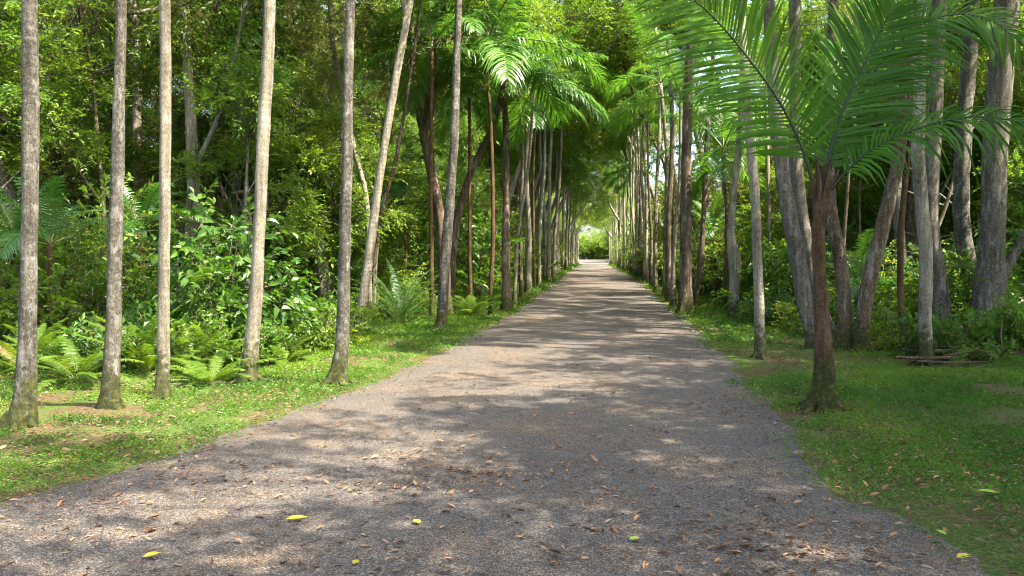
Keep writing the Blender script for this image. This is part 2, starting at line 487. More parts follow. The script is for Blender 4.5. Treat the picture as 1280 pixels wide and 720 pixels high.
# ------------------------------------------------------------------ palm fronds
def frond(mb, pts, nl=46, llen=.6, lwid=.035, droop=.35, vee=.35, roll=0., sweep=.75, rw=.018, leaf_mat=0, rmat=1, tint=.5, bare=.14, prof=1.0, up0=None):
    """feather leaf along the polyline pts: rachis and paired leaflets that hang by their own weight"""
    C = smooth_path(pts, .08)[:, :3]
    seg = np.linalg.norm(np.diff(C, axis=0), axis=1); s = np.concatenate([[0], np.cumsum(seg)]); Lt = s[-1]
    tube(mb, C[::2] if len(C) > 12 else C, np.linspace(rw, rw * .25, len(C[::2] if len(C) > 12 else C)), 5, rmat)
    q = np.linspace(bare, .995, nl)
    P = np.stack([np.interp(q * Lt, s, C[:, k]) for k in range(3)], 1)
    tg = unit(np.stack([np.interp(q * Lt, s, np.gradient(C[:, k], s)) for k in range(3)], 1))
    if up0 is None:
        hz = unit(np.cross(np.array([0, 0, 1.0]), (C[-1] - C[0]) + np.array([1e-4, 1e-4, 0])))
        side0 = np.tile(hz, (nl, 1))
    else:
        side0 = unit(np.cross(np.tile(up0, (nl, 1)), tg))
    side0 = unit(side0 - tg * np.sum(side0 * tg, 1, keepdims=True))
    up = np.cross(tg, side0)
    up *= np.sign(np.sum(up[:, 2])) if up0 is None and abs(np.sum(up[:, 2])) > .1 else 1
    cr, sr = math.cos(roll), math.sin(roll)
    side = side0 * cr + up * sr; up = -side0 * sr + up * cr
    u = (q - bare) / (1 - bare)
    env = np.clip(np.sin(np.pi * (u * .86 + .12)) ** .55, .12, 1) * prof
    for sg in (1, -1):
        th = sweep + .35 * u + rng.normal(0, .05, nl)
        D = side * (sg * np.cos(th - .35))[:, None] + tg * np.sin(th - .35)[:, None] + up * (vee + rng.normal(0, .08, nl))[:, None]
        D = unit(D)
        LL = llen * env * rng.uniform(.88, 1.1, nl)
        W = unit(np.cross(D, up + rng.normal(0, .12, (nl, 3))))
        g = np.array([0, 0, -1.0])
        ss = np.array([0, .3, .62, 1.0]); ww = np.array([.55, 1, .8, 0])
        dr = droop * rng.uniform(.7, 1.35, nl)
        rows = []
        for k in range(4):
            c = P + D * (LL * ss[k])[:, None] + g * (LL * dr * ss[k] ** 2)[:, None] - D * (LL * dr * .35 * ss[k] ** 3)[:, None]
            if k < 3:
                rows += [c + W * (lwid * ww[k] * .5), c - W * (lwid * ww[k] * .5)]
            else:
                rows += [c]
        V = np.stack(rows, 1).reshape(-1, 3)
        b = np.arange(nl)[:, None] * 7
        ti = np.clip(tint + rng.normal(0, .12, nl), 0, 1)
        n0 = mb.n
        mb.add(V, q=np.concatenate([b + [0, 2, 3, 1], b + [2, 4, 5, 3]]), mat=leaf_mat, tint=np.concatenate([ti, ti]))
        mb.t.append(b + [4, 6, 5] + n0); mb.tm.append(np.full(nl, leaf_mat, np.int32)); mb.tt.append(ti.astype(np.float32))


def arc(L_, e0, bend, n=8, side=0.):
    """rachis in the x-z plane: leaves at elevation e0 and bends down by bend radians in all"""
    pts = [np.zeros(3)]
    for i in range(n):
        e = e0 - bend * ((i + .5) / n) ** 1.3
        pts.append(pts[-1] + np.array([math.cos(e) * math.cos(side * i / n), math.cos(e) * math.sin(side * i / n), math.sin(e)]) * L_ / n)
    return pts


def frond_protos(tag_, specs, mats, **kw):
    out = []
    for k, (L_, e0, bend) in enumerate(specs):
        mb = MB()
        frond(mb, arc(L_, e0, bend, side=rng.uniform(-.3, .3)), **kw)
        out.append(mb.mesh('frond', mats, (1,)))
    return out


FR_TALL = frond_protos('tall', [(2.6, 1.25, .9), (2.7, .95, 1.3), (2.6, .6, 1.5), (2.5, .3, 1.4), (2.4, 0., 1.1), (2.2, -.35, .8)], [M['palm_leaf'], M['rachis']],
                       nl=46, llen=.72, lwid=.042, droop=.5)
FR_UNDER = frond_protos('under', [(1.9, 1.3, .8), (2.1, 1.05, 1.2), (2.0, .8, 1.5), (1.8, .5, 1.5), (1.6, .2, 1.2)], [M['palm_dark'], M['rachis']],
                        nl=42, llen=.52, lwid=.03, droop=.45)


def crown_of_fronds(protos, n, parent, loc, sc=1., az0=None, spread=None):
    az0 = rng.uniform(0, 6.28) if az0 is None else az0
    for i in range(n):
        k = int((i / n) * len(protos)) if spread is None else spread[i]
        me = protos[min(k, len(protos) - 1)]
        s = sc * rng.uniform(.88, 1.12)
        link('frond', me, parent, loc, az0 + i * 2.399 + rng.uniform(-.25, .25), s)


def crown_mesh_of_fronds(specs, n, mats, **kw):
    mb = MB()
    for i in range(n):
        L_, e0, b = specs[int(i / n * len(specs))]
        a = i * 2.399
        pts = [np.array([p[0] * math.cos(a) - p[1] * math.sin(a), p[0] * math.sin(a) + p[1] * math.cos(a), p[2]]) for p in arc(L_, e0, b)]
        frond(mb, pts, **kw)
    return mb.mesh('crown', mats, (1,))


PALM_CROWNS = [crown_mesh_of_fronds([(2.4, 1.2, .9), (2.6, .8, 1.4), (2.5, .4, 1.5), (2.3, 0., 1.1)], nf, [M['palm_leaf'], M['rachis']],
               nl=34, llen=.72, lwid=.055, droop=.5) for nf in (11, 13, 10)]


# ------------------------------------------------------------------ broad leaved crowns
def crown_proto(Rx, Rz, nclump, nspray, leaf, width, mats, zc=0., clump=.44, shell=.5, flat=.6, big=False, stems=True, base=None, tw=True):
    mb = MB()
    u = unit(rng.normal(0, 1, (nclump, 3)))
    rr = rng.uniform(shell, 1, nclump) ** .6
    C = u * rr[:, None] * np.array([Rx, Rx, Rz]); C[:, 2] += zc
    if base is not None:
        C[:, 2] = np.maximum(C[:, 2], base + .12)
    C += rng.normal(0, .12, C.shape)
    for c in C:
        k = int(nspray * rng.uniform(.55, 1.4))
        cr = clump * rng.uniform(.7, 1.35)
        off = rng.normal(0, 1, (k, 3)) * np.array([cr, cr, cr * flat]) * .62
        p = c + off
        d = unit(off + rng.normal(0, .25, (k, 3)) + np.array([0, 0, .12]) + (c - np.array([0, 0, zc])) * .12)
        ti = np.clip(rng.normal(.45, .17) + rng.normal(0, .1, k), 0, 1)
        sprays(mb, p - d * .1, d, rng.uniform(.6, 1.2, k) * leaf * 3.2, 7, leaf, width, ti, 0, 1 if tw else None, big=big)
        if stems:
            f_ = rng.uniform(.1, .5)
            o = np.array([c[0] * f_, c[1] * f_, zc - Rz * rng.uniform(.1, .75)]) if base is None else np.array([rng.normal(0, .12), rng.normal(0, .12), base])
            m = (o + c) / 2 + rng.normal(0, .16, 3) * Rx * .35
            pp = smooth_path([o, m, c], .5)
            tube(mb, pp, np.linspace(.010 + Rx * .005, .004, len(pp)), 5, 1, cap=False)
    return mb.mesh('crown', mats, (1,))


TW = M['twig']
CROWNS = [
    crown_proto(2.8, 2.1, 34, 31, .135, .48, [M['leaf_mid'], TW]),
    crown_proto(2.8, 2.3, 33, 31, .120, .42, [M['leaf_dark'], TW]),
    crown_proto(2.8, 1.9, 31, 30, .135, .45, [M['leaf_lime'], TW]),
    crown_proto(2.6, 2.3, 30, 29, .110, .40, [M['leaf_olive'], TW]),
    crown_proto(2.9, 1.7, 32, 31, .140, .45, [M['leaf_mid'], TW], flat=.4),
    crown_proto(2.6, 2.0, 15, 26, .135, .46, [M['leaf_mid'], TW], clump=.40),
    crown_proto(2.6, 1.8, 14, 26, .130, .44, [M['leaf_lime'], TW], clump=.40),
]
BUSH = [
    crown_proto(1.1, 1.0, 20, 30, .105, .50, [M['leaf_mid'], TW], zc=1.0, clump=.42, shell=.3, base=0.),
    crown_proto(1.1, 1.2, 20, 28, .095, .44, [M['leaf_dark'], TW], zc=1.2, clump=.42, shell=.3, base=0.),
    crown_proto(1.0, .9, 18, 28, .105, .46, [M['leaf_lime'], TW], zc=.9, clump=.40, shell=.3, base=0.),
    crown_proto(1.0, 1.2, 18, 26, .085, .40, [M['leaf_olive'], TW], zc=1.2, clump=.42, shell=.3, base=0.),
    crown_proto(1.1, 1.0, 16, 16, .170, .55, [M['leaf_dark'], TW], zc=1.0, clump=.42, shell=.3, base=0., big=True),
    crown_proto(1.0, .9, 16, 16, .150, .50, [M['leaf_mid'], TW], zc=.9, clump=.42, shell=.3, base=0., big=True),
]
LOW = [
    crown_proto(.55, .28, 12, 18, .075, .55, [M['leaf_mid'], TW], zc=.26, clump=.2, shell=.2, base=0.),
    crown_proto(.55, .30, 12, 18, .070, .5, [M['leaf_lime'], TW], zc=.28, clump=.2, shell=.2, base=0.),
    crown_proto(.55, .34, 12, 16, .085, .5, [M['leaf_dark'], TW], zc=.3, clump=.2, shell=.2, base=0.),
]


# ------------------------------------------------------------------ the setting
def build_ground():
    xs = np.unique(np.concatenate([np.linspace(-400, -30, 12), np.unique(np.concatenate([np.linspace(-30, -7, 47), np.linspace(-7, 7, 141), np.linspace(7, 30, 47)])), np.linspace(30, 400, 12)]))
    ys = np.unique(np.concatenate([np.linspace(-150, -6, 8), np.linspace(-6, 3, 20), np.linspace(3, 18, 151), np.linspace(18, 30, 60), np.linspace(30, 170, 90), np.linspace(170, 240, 36), np.linspace(240, 900, 14)]))
    X, Y = np.meshgrid(xs, ys)
    off = np.minimum(np.abs(X - np.interp(Y, YL, XL)), np.abs(X - np.interp(Y, YR, XR)))
    inside = (X > np.interp(Y, YL, XL) - .15) & (X < np.interp(Y, YR, XR) + .15)
    Z = gz(Y) + np.where(inside, 0, np.clip(off / 2.2, 0, 1) * ((vnoise(X, Y, 1.3, 3) - .35) * .15 + (vnoise(X, Y, .5, 4) - .5) * .04)) + np.where(off < .6, (vnoise(X, Y, .33, 14) - .5) * .022, 0)
    Z = np.where(inside & (off > .45), Z - .05, Z)
    nx, ny = len(xs), len(ys)
    i = np.arange(ny - 1)[:, None] * nx + np.arange(nx - 1)[None]
    Q = np.stack([i, i + 1, i + nx + 1, i + nx], -1).reshape(-1, 4)
    mb = MB(); mb.add(np.stack([X, Y, Z], -1).reshape(-1, 3), q=Q)
    tag(link('ground', mb.mesh('ground', [M['soil']], (0,))), 'green and brown forest floor on both sides of the path', kind='structure')
    # the gravel path
    ys = np.concatenate([np.arange(-6, 30, .12), np.arange(30, 165, .8), [166]])
    nc = 33
    u = np.linspace(0, 1, nc)
    l, r = xl(ys) - .25, xr(ys) + .25
    X = l[:, None] + (r - l)[:, None] * u[None]
    Y = np.repeat(ys[:, None], nc, 1)
    Z = gz(Y) - .022 + .05 * np.clip(np.minimum(u, 1 - u)[None] / .10, 0, 1) ** .7 + (vnoise(X, Y, .7, 9) - .5) * .018 * np.sin(np.pi * u)[None]
    i = np.arange(len(ys) - 1)[:, None] * nc + np.arange(nc - 1)[None]
    Q = np.stack([i, i + 1, i + nc + 1, i + nc], -1).reshape(-1, 4)
    mb = MB(); mb.add(np.stack([X, Y, Z], -1).reshape(-1, 3), q=Q)
    tag(link('path', mb.mesh('path', [M['gravel']], (0,))), 'long straight grey gravel path running down the avenue', kind='structure')
    # open clearing where the avenue ends
    mb = MB()
    a = np.linspace(0, 2 * np.pi, 48, endpoint=False)
    rr = np.linspace(0, 1, 14)[:, None]
    X, Y = rr * np.cos(a) * 24, 182 + rr * np.sin(a) * 40
    V = np.stack([X, Y, gz(Y) + .07], -1).reshape(-1, 3)
    i = np.arange(13)[:, None] * 48; j = np.arange(48)[None]; j2 = (j + 1) % 48
    mb.add(V, q=np.stack([i + j, i + 48 + j, i + 48 + j2, i + j2], -1).reshape(-1, 4))
    tag(link('path_clearing', mb.mesh('path_clearing', [M['gravel']], (0,))), 'sunlit gravel clearing at the far end of the path', kind='structure')


build_ground()


def gsurf(X, Y):
    off = np.minimum(np.abs(X - np.interp(Y, YL, XL)), np.abs(X - np.interp(Y, YR, XR)))
    inside = (X > np.interp(Y, YL, XL) - .15) & (X < np.interp(Y, YR, XR) + .15)
    return gz(Y) + np.where(inside, 0.02, np.clip(off / 2.2, 0, 1) * ((vnoise(X, Y, 1.3, 3) - .35) * .15 + (vnoise(X, Y, .5, 4) - .5) * .04))


def build_cover():
    mb = MB()
    for y0, y1, dens, size in ((3.6, 6, 2600, .022), (6, 9, 2300, .026), (9, 13, 1500, .033), (13, 18, 800, .044), (18, 26, 300, .068), (26, 40, 150, .095), (40, 75, 55, .14), (75, 130, 18, .22)):
        x0, x1 = -10., 13.
        if y0 >= 18:
            x0, x1 = -7, 9
        if y0 >= 26:
            x0, x1 = -4.5, 5.
        n = int((x1 - x0) * (y1 - y0) * dens)
        X = rng.uniform(x0, x1, n); Y = rng.uniform(y0, y1, n)
        dl = xl(Y) - X; dr_ = X - xr(Y)
        d = np.maximum(dl, dr_)           # metres outside the path
        pat = vnoise(X, Y, 1.1, 21) * .55 + vnoise(X, Y, .35, 22) * .45
        pr = np.clip((d + .28) / .85, 0, 1) ** 1.3 * np.clip((pat - .22) / .28, .06, 1)
        # bare litter-strewn foot of the near trunks and right verge
        bare = (X < -3.2) & (Y < 8.2)
        pr = np.where(bare, pr * np.clip((pat - .30) / .25, .1, 1), pr)
        pr = np.where(X > 2, pr * np.clip((vnoise(X, Y, 1.7, 83) * .6 + pat * .4 - .33) / .16, .10, 1), pr)
        k = (rng.uniform(0, 1, n) < pr)
        X, Y = X[k], Y[k]; n = len(X)
        Z = gsurf(X, Y)
        p = np.stack([X, Y, Z + rng.uniform(0, .04, n) * (size / .034) ** .5], 1)
        a = rng.uniform(0, 6.28, n); e = rng.normal(.25, .35, n)
        dv = np.stack([np.cos(a) * np.cos(e), np.sin(a) * np.cos(e), np.sin(e)], 1)
        nv = np.stack([rng.normal(0, .4, n), rng.normal(0, .4, n), np.ones(n)], 1)
        ti = np.clip(.42 + (vnoise(X, Y, .9, 31) - .5) * .7 + rng.normal(0, .09, n), 0, 1)
        sz = size * rng.uniform(.6, 1.4, n)
        leaves(mb, p, dv, nv, sz, sz * .62, ti, 0, droop=.1)
        # grass blades among them
        g = rng.uniform(0, 1, n) < .33
        m = g.sum()
        a = rng.uniform(0, 6.28, m); e = rng.uniform(.7, 1.4, m)
        dv = np.stack([np.cos(a) * np.cos(e), np.sin(a) * np.cos(e), np.sin(e)], 1)
        nv = np.stack([-np.cos(a), -np.sin(a), .4 * np.ones(m)], 1)
        bl = size * rng.uniform(1.4, 3.0, m)
        leaves(mb, p[g], dv, nv, bl, size * .22 * np.ones(m), np.clip(ti[g] + .1, 0, 1), 0, droop=.35)
    tag(link('grass', mb.mesh('grass', [M['cover_leaf']])), 'low green ground cover and grass along both verges', kind='stuff')


build_cover()


def litter_set(mb, X, Y, size, mat, lift=.004):
    n = len(X)
    Z = np.where((X > xl(Y)) & (X < xr(Y)), gz(Y) + .03, gsurf(X, Y) + rng.uniform(.01, .05, n))
    p = np.stack([X, Y, Z + lift], 1)
    a = rng.uniform(0, 6.28, n); e = rng.normal(.06, .12, n)
    dv = np.stack([np.cos(a), np.sin(a), e], 1)
    nv = np.stack([rng.normal(0, .22, n), rng.normal(0, .22, n), np.ones(n)], 1)
    ti = np.clip(rng.normal(.45, .25, n), 0, 1)
    big_leaves(mb, p, dv, nv, size, size * rng.uniform(.12, .5, n), ti, mat, fold=.3, droop=rng.uniform(-.25, .1, n)[:, None])


def build_litter():
    mb = MB()
    # clusters as they lie in the photo: pixel centre, spread in metres, count
    cl = [(350, 605, .35, 40), (120, 640, .35, 26), (50, 610, .4, 30), (240, 545, .6, 40), (160, 500, .9, 70), (570, 600, .45, 46), (600, 598, .2, 22), (520, 604, .25, 24),
          (380, 705, .35, 26), (240, 680, .35, 24), (520, 695, .3, 16), (820, 655, .35, 26), (700, 695, .4, 14), (930, 690, .35, 40), (1010, 700, .4, 44), (880, 705, .3, 24), (1080, 670, .4, 34),
          (980, 620, .45, 38), (910, 520, .5, 40), (860, 590, .4, 22), (770, 600, .4, 22), (740, 495, .3, 14), (585, 495, .6, 22), (330, 500, .5, 26), (1180, 690, .4, 20), (1240, 570, .7, 60),
          (1200, 480, .5, 34), (1090, 500, .9, 60), (1130, 540, .9, 70), (1260, 640, .6, 60), (1150, 600, .6, 60), (1180, 560, .7, 60), (1100, 580, .5, 40), (60, 560, .4, 70), (200, 590, .5, 50), (545, 598, .5, 36), (600, 606, .45, 24), (960, 700, .3, 40), (1050, 690, .35, 40), (1000, 520, .5, 30), (850, 470, .6, 22), (640, 520, .8, 24), (470, 545, .8, 26), (690, 560, .7, 26), (20, 470, .6, 60),
          (110, 450, .8, 60), (280, 640, .7, 30), (440, 650, .8, 24), (620, 660, .9, 24), (755, 640, .8, 22)]
    for px, py, sp, n in cl:
        n = int(n * 3)
        c = ground_at(px, py)
        X = rng.normal(c.x, sp, n); Y = rng.normal(c.y, sp * 1.0, n)
        Y = np.maximum(Y, 3.4)
        litter_set(mb, X, Y, rng.uniform(.015, .06, n) * rng.choice([.6, 1, 1, 1.4], n), 1 if rng.uniform() < .42 else 0)
    # thin scatter over the path and verges
    n = 2600
    Y = 3.5 + 26 * rng.uniform(0, 1, n) ** 1.7; X = rng.uniform(-5.5, 4.0, n)
    k = rng.uniform(0, 1, n) < np.clip((vnoise(X, Y, 1.4, 51) - .35) * 2.4, .06, 1)
    litter_set(mb, X[k], Y[k], rng.uniform(.02, .06, k.sum()), 0)
    n = 6500
    Y = 4 + 14 * rng.uniform(0, 1, n); X = np.where(rng.uniform(0, 1, n) < .5, rng.uniform(-9, -3, n), rng.uniform(1.8, 11, n))
    k = rng.uniform(0, 1, n) < np.clip((vnoise(X, Y, 1.2, 57) - .35) * 3, .05, 1)
    litter_set(mb, X[k], Y[k], rng.uniform(.025, .085, k.sum()), 0, lift=.02)
    # crumbs
    n = 26000
    Y = 3.5 + 14 * rng.uniform(0, 1, n) ** 1.5; X = rng.uniform(-4.6, 2.6, n)
    k = rng.uniform(0, 1, n) < np.clip((vnoise(X, Y, .8, 61) - .3) * 2.2, .05, 1)
    litter_set(mb, X[k], Y[k], rng.uniform(.008, .026, k.sum()), 0, lift=0)
    n = 30000
    Y = 3.5 + 20 * rng.uniform(0, 1, n) ** 1.6; X = rng.uniform(-4.6, 2.6, n)
    k = rng.uniform(0, 1, n) < np.clip((vnoise(X, Y, 1.0, 71) * .6 + vnoise(X, Y, .25, 72) * .4 - .36) * 3, .06, 1)
    X, Y = X[k], Y[k]; n = len(X)
    a = rng.uniform(0, 6.28, n)
    p = np.stack([X, Y, np.where((X > xl(Y)) & (X < xr(Y)), gz(Y) + .032, gsurf(X, Y) + .01)], 1)
    ln = rng.uniform(.02, .11, n) * (Y / 9) ** .4
    leaves(mb, p, np.stack([np.cos(a), np.sin(a), rng.normal(.02, .06, n)], 1), np.tile([0, 0, 1.], (n, 1)), ln, rng.uniform(.004, .011, n) * (Y / 8) ** .6, np.clip(rng.normal(.3, .35, n), 0, 1), 0, fold=.2, droop=-.02)
    tag(link('leaf_litter', mb.mesh('leaf_litter', [M['litter'], M['litter_red']])), 'brown and rust fallen leaf crumbs strewn over the path and verges', kind='stuff')
    # twigs
    # single fresh leaves one can point at
    def leaf_thing(px, py, ln, wd, mat, label, a):
        c = ground_at(px, py)
        b = MB()
        s = np.array; ln *= .78; wd *= .8
        big_leaves(b, s([[-math.cos(a) * ln / 2, -math.sin(a) * ln / 2, .012]]), s([[math.cos(a), math.sin(a), .08]]), s([[.1, -.12, 1.]]), s([ln]), s([wd]), s([.5]), 0, fold=.1, droop=.03)
        tag(link('fallen_leaf', b.mesh('fallen_leaf', [M[mat]]), None, (c.x, c.y, c.z + .032 + (0 if xl(c.y) < c.x < xr(c.y) else .04))), label, 'leaf', 'single fresh leaves on the ground')
    leaf_thing(371, 657, .17, .075, 'yellow_leaf', 'bright yellow fallen leaf lying on the shaded gravel, largest of the yellow leaves', .2)
    leaf_thing(521, 661, .09, .06, 'yellow_leaf', 'small yellow leaf on gravel to the right of the larger yellow leaf', 2.4)
    leaf_thing(445, 713, .07, .05, 'yellow_leaf', 'small yellow leaf near the bottom edge of the path', 1.3)
    leaf_thing(190, 704, .12, .06, 'yellow_leaf', 'dull yellow fallen leaf on gravel in the bottom left corner', .7)
    leaf_thing(793, 683, .09, .05, 'green_leaf', 'small green leaf fallen on the dark gravel in the middle of the path', .5)
    leaf_thing(1236, 631, .19, .07, 'green_leaf', 'long light green leaf fallen on the shaded right verge', 2.9)
    leaf_thing(1205, 706, .12, .06, 'yellow_leaf', 'yellow green leaf at the gravel edge in the bottom right corner', .3)
    leaf_thing(1176, 684, .1, .055, 'green_leaf', 'small green leaf where the right verge meets the gravel', 1.9)
    leaf_thing(505, 577, .1, .06, 'litter', 'single tan curled leaf lying on shaded gravel between sun patches', .1)
    leaf_thing(999, 573, .16, .08, 'litter', 'tan fallen leaf on the green verge before the young palm', .4)


build_litter()

# ------------------------------------------------------------------ trees
def trunk_pts(px, Y, H, dY=0., zbase=None):
    """px: list of (x, y, width) in photo pixels from the foot up, at distance Y; the last run is carried on to height H"""
    P = []
    for i, (x, y, w) in enumerate(px):
        p = at(x, y, Y)
        P.append([p.x, p.y, p.z, w * Y / F / 2 * 1.0])
    P[0][2] = gzf(Y) - .06 if zbase is None else zbase
    if H and P[-1][2] < H:
        a, b = np.array(P[-2]), np.array(P[-1])
        d = (b - a)[:3]; d /= max(d[2], .05)
        d[:2] = np.clip(d[:2], -.35, .35) * .8
        h0 = b[2]
        for f in (.5, 1.0):
            z = h0 + (H - h0) * f
            P.append([b[0] + d[0] * (z - h0), b[1] + dY * f, z, b[3] * (1 - .28 * f)])
    return np.array(P)


def make_trunk(root, P, mat, rough=.05, flare=(.12, .9), sides=14, step=.22, limbs=(), name='trunk', wob=.012):
    b = MB()
    o = np.array([*root.location, 0])
    C = smooth_path(P - o, step)
    w = rng.normal(0, wob, (len(C), 2)); w = np.cumsum(w, 0) * .35; w -= np.linspace(0, 1, len(C))[:, None] * w[-1]
    C[:, :2] += w
    tube(b, C[:, :3], np.maximum(C[:, 3], .008), sides, 0, rough, flare)
    if P[0][1] < 20 and flare:   # surface roots
        a0 = rng.uniform(0, 6.28); r0 = P[0][3]
        for k in range(int(rng.integers(4, 7))):
            a = a0 + k * 1.15 + rng.uniform(-.3, .3); le = r0 * rng.uniform(2.2, 4.2); c = C[0, :3]
            q = np.array([[c[0] + math.cos(a) * r0 * .5, c[1] + math.sin(a) * r0 * .5, .16, r0 * .45], [c[0] + math.cos(a) * r0 * 1.4, c[1] + math.sin(a) * r0 * 1.4, .035, r0 * .33],
                          [c[0] + math.cos(a + .15) * le * .75, c[1] + math.sin(a + .15) * le * .75, -.005, r0 * .2], [c[0] + math.cos(a + .3) * le, c[1] + math.sin(a + .3) * le, -.04, r0 * .1]])
            q = smooth_path(q, .06); tube(b, q[:, :3], q[:, 3], 7, 0, .1)
    for lp in limbs:
        L_ = smooth_path(np.asarray(lp) - o, .3)
        tube(b, L_[:, :3], np.maximum(L_[:, 3], .006), 8, 0, rough)
    return link(name, b.mesh(name, [M[mat]], (0,)), root)


AV = 'trees lining the path'


def avenue_tree(name, label, px, Y, H, mat, crown='palm', flare=(.14, .9), nf=11, cat='tree', group=AV, sc=1., parts=True, az=None, rough=.05):
    P = trunk_pts(px, Y, H)
    root = thing(name, label, cat, (P[0][0], P[0][1], gzf(Y)), 0, group)
    make_trunk(root, P, mat, flare=flare, rough=rough)
    top = P[-1][:3] - np.array(root.location)
    if crown == 'palm':
        if parts:
            crown_of_fronds(FR_TALL, nf, root, top, sc, az)
        else:
            link('crown', random.choice(PALM_CROWNS), root, top, rng.uniform(0, 6.28), sc * rng.uniform(.85, 1.1))
    elif crown is not None:
        link('crown', CROWNS[crown], root, top + np.array([0, 0, .8]), rng.uniform(0, 6.28), sc)
    return root


# --- left verge, from the nearest
avenue_tree('tall_tree', 'nearest left trunk, mottled dark grey with yellow moss on its flared foot', [(24, 556, 31), (31, 500, 27), (34, 430, 23), (38, 300, 21), (40, 150, 21), (42, 0, 19)], 7.15, 10.5, 'bark_grey', flare=(.16, .75))
avenue_tree('tall_tree', 'slim grey trunk standing second from the left edge beside the ferns', [(138, 532, 25), (140, 450, 22), (144, 350, 18), (148, 180, 16), (152, 0, 13)], 7.95, 10, 'bark_grey', flare=(.12, .45))
avenue_tree('tall_tree', 'slim trunk third from the left edge, its middle lit yellowish, knobbly ringed foot', [(203, 514, 21), (204, 480, 17), (206, 360, 14.5), (208, 180, 14), (209, 0, 13.5)], 8.7, 11, 'bark_pale', flare=(.10, .6))
avenue_tree('tall_tree', 'palest trunk of the left verge, whitish and leaning slightly right, fourth from left', [(311, 478, 23), (315, 440, 19), (321, 330, 16), (327, 180, 16), (336, 0, 14.5)], 10.3, 12, 'bark_pale', flare=(.14, .6))
avenue_tree('tall_tree', 'dark lichen spotted trunk standing closest to the gravel on the left verge', [(421, 488, 22), (426, 440, 18), (430, 350, 15.5), (434, 180, 14), (439, 0, 11.5)], 10.1, 11.5, 'bark_grey', flare=(.12, .7))
avenue_tree('tall_tree', 'thin straight trunk beside the spiky dark clump on the left verge', [(550, 415, 15), (553, 380, 13.5), (558, 300, 13), (567, 170, 11), (572, 0, 8.5)], 18.4, 13, 'bark_grey', flare=(.16, .4))
# leaning trunk that forks at the top
P = trunk_pts([(447, 430, 13), (452, 385, 12.5), (459, 330, 12), (478, 200, 10), (496, 95, 9.5), (509, 22, 9)], 15.8, None)
rt = thing('forked_tree', 'leaning slim trunk on the left verge that forks at the top', 'tree', (P[0][0], P[0][1], gzf(15.8)), 0, AV)
fk = P[-1]
l1 = [fk, [*at(502, -20, 15.8), .05], [*at(490, -110, 15.8), .035]]
l2 = [fk, [*at(520, -30, 15.8), .055], [*at(545, -140, 15.8), .04]]
make_trunk(rt, P, 'bark_pale', limbs=(l1, l2), flare=(.12, .4))
for q in (l1[-1], l2[-1]):
    link('crown', CROWNS[2], rt, np.array(q[:3]) - np.array(rt.location) + np.array([0, 0, 1.2]), rng.uniform(0, 6), .8)

# brown palm where the left row closes up, forked head of pale hanging fronds
avenue_tree('palm_tree', 'brown palm at the front of the closed left row, pale fronds drooping from its head', [(633, 394, 13), (633, 340, 11), (633, 260, 9), (632, 170, 8), (629, 100, 7)], 25.8, 7.6, 'bark_brown', nf=7, flare=(.25, .7), cat='palm tree', az=.4)
_bp = COL.objects[[o.name for o in COL.objects if o.name.startswith('palm_tree')][-1]]
_tp = np.array(at(630, 98, 25.8)) - np.array(_bp.location)
for a_, k_, s_ in ((2.9, 2, 1.35), (3.5, 3, 1.2), (-.15, 2, 1.3), (-.6, 3, 1.15), (4.4, 2, 1.25), (1.2, 1, 1.4), (2.2, 0, 1.5), (-1.2, 0, 1.5)):
    link('frond', FR_TALL[k_], _bp, _tp, a_, s_)
ORD = ['first', 'second', 'third', 'fourth', 'fifth', 'sixth', 'seventh', 'eighth', 'ninth', 'tenth']


def row(side, y0, y1, step, front):
    y = y0; i = 0
    while y < y1:
        x = (-2.85 if side < 0 else 2.9) + rng.normal(0, .13)
        H = gzf(y) + rng.uniform(7.0, 11.5)
        w = rng.uniform(.13, .23)
        tl = rng.normal(0, .13, 2) + np.array([-.10 * side, 0])
        z0 = gzf(y)
        P = np.array([[x, y, z0 - .05, w * .62], [x + tl[0] * .3, y, z0 + H * .3, w * .48], [x + tl[0] * 1.1 + rng.normal(0, .12), y + tl[1], z0 + H * .65, w * .42], [x + tl[0] * 2, y + tl[1] * 2, z0 + H, w * .34]])
        if i < 10:
            lab = 'slim %s trunk, %s behind the %s in the tight %s row' % ('pale' if i % 4 != 1 else 'brown', ORD[i], front, 'left' if side < 0 else 'right')
        else:
            lab = 'hair thin trunk in the crowded far end of the %s row' % ('left' if side < 0 else 'right')
        rt = thing('palm_tree', lab, 'tree', (x, y, z0), 0, AV if i < 10 else 'far trunks of the %s row' % ('left' if side < 0 else 'right'))
        make_trunk(rt, P, 'bark_pale' if i % 4 != 1 else 'bark_brown', flare=(.18, .5), sides=10 if i < 8 else 7, step=.4 if i < 8 else 1.2)
        top = P[-1][:3] - np.array(rt.location)
        if i % 5 in (0, 2):
            if y < 48:
                crown_of_fronds(FR_TALL, 9 if side < 0 else 7, rt, top, rng.uniform(1.1, 1.4))
            else:
                link('crown', random.choice(PALM_CROWNS), rt, top, rng.uniform(0, 6.28), rng.uniform(1.0, 1.3))
        elif i % 5 != 3:
            link('crown', CROWNS[[0, 2, 2, 4][i % 4] if side < 0 else 5 + i % 2], rt, top + np.array([0, 0, .7]), rng.uniform(0, 6.28), rng.uniform(.75, 1.05))
        y += step * rng.uniform(.75, 1.25) * (1 + max(0, y - 60) / 120); i += 1


row(-1, 29.2, 140, 2.6, 'brown palm')
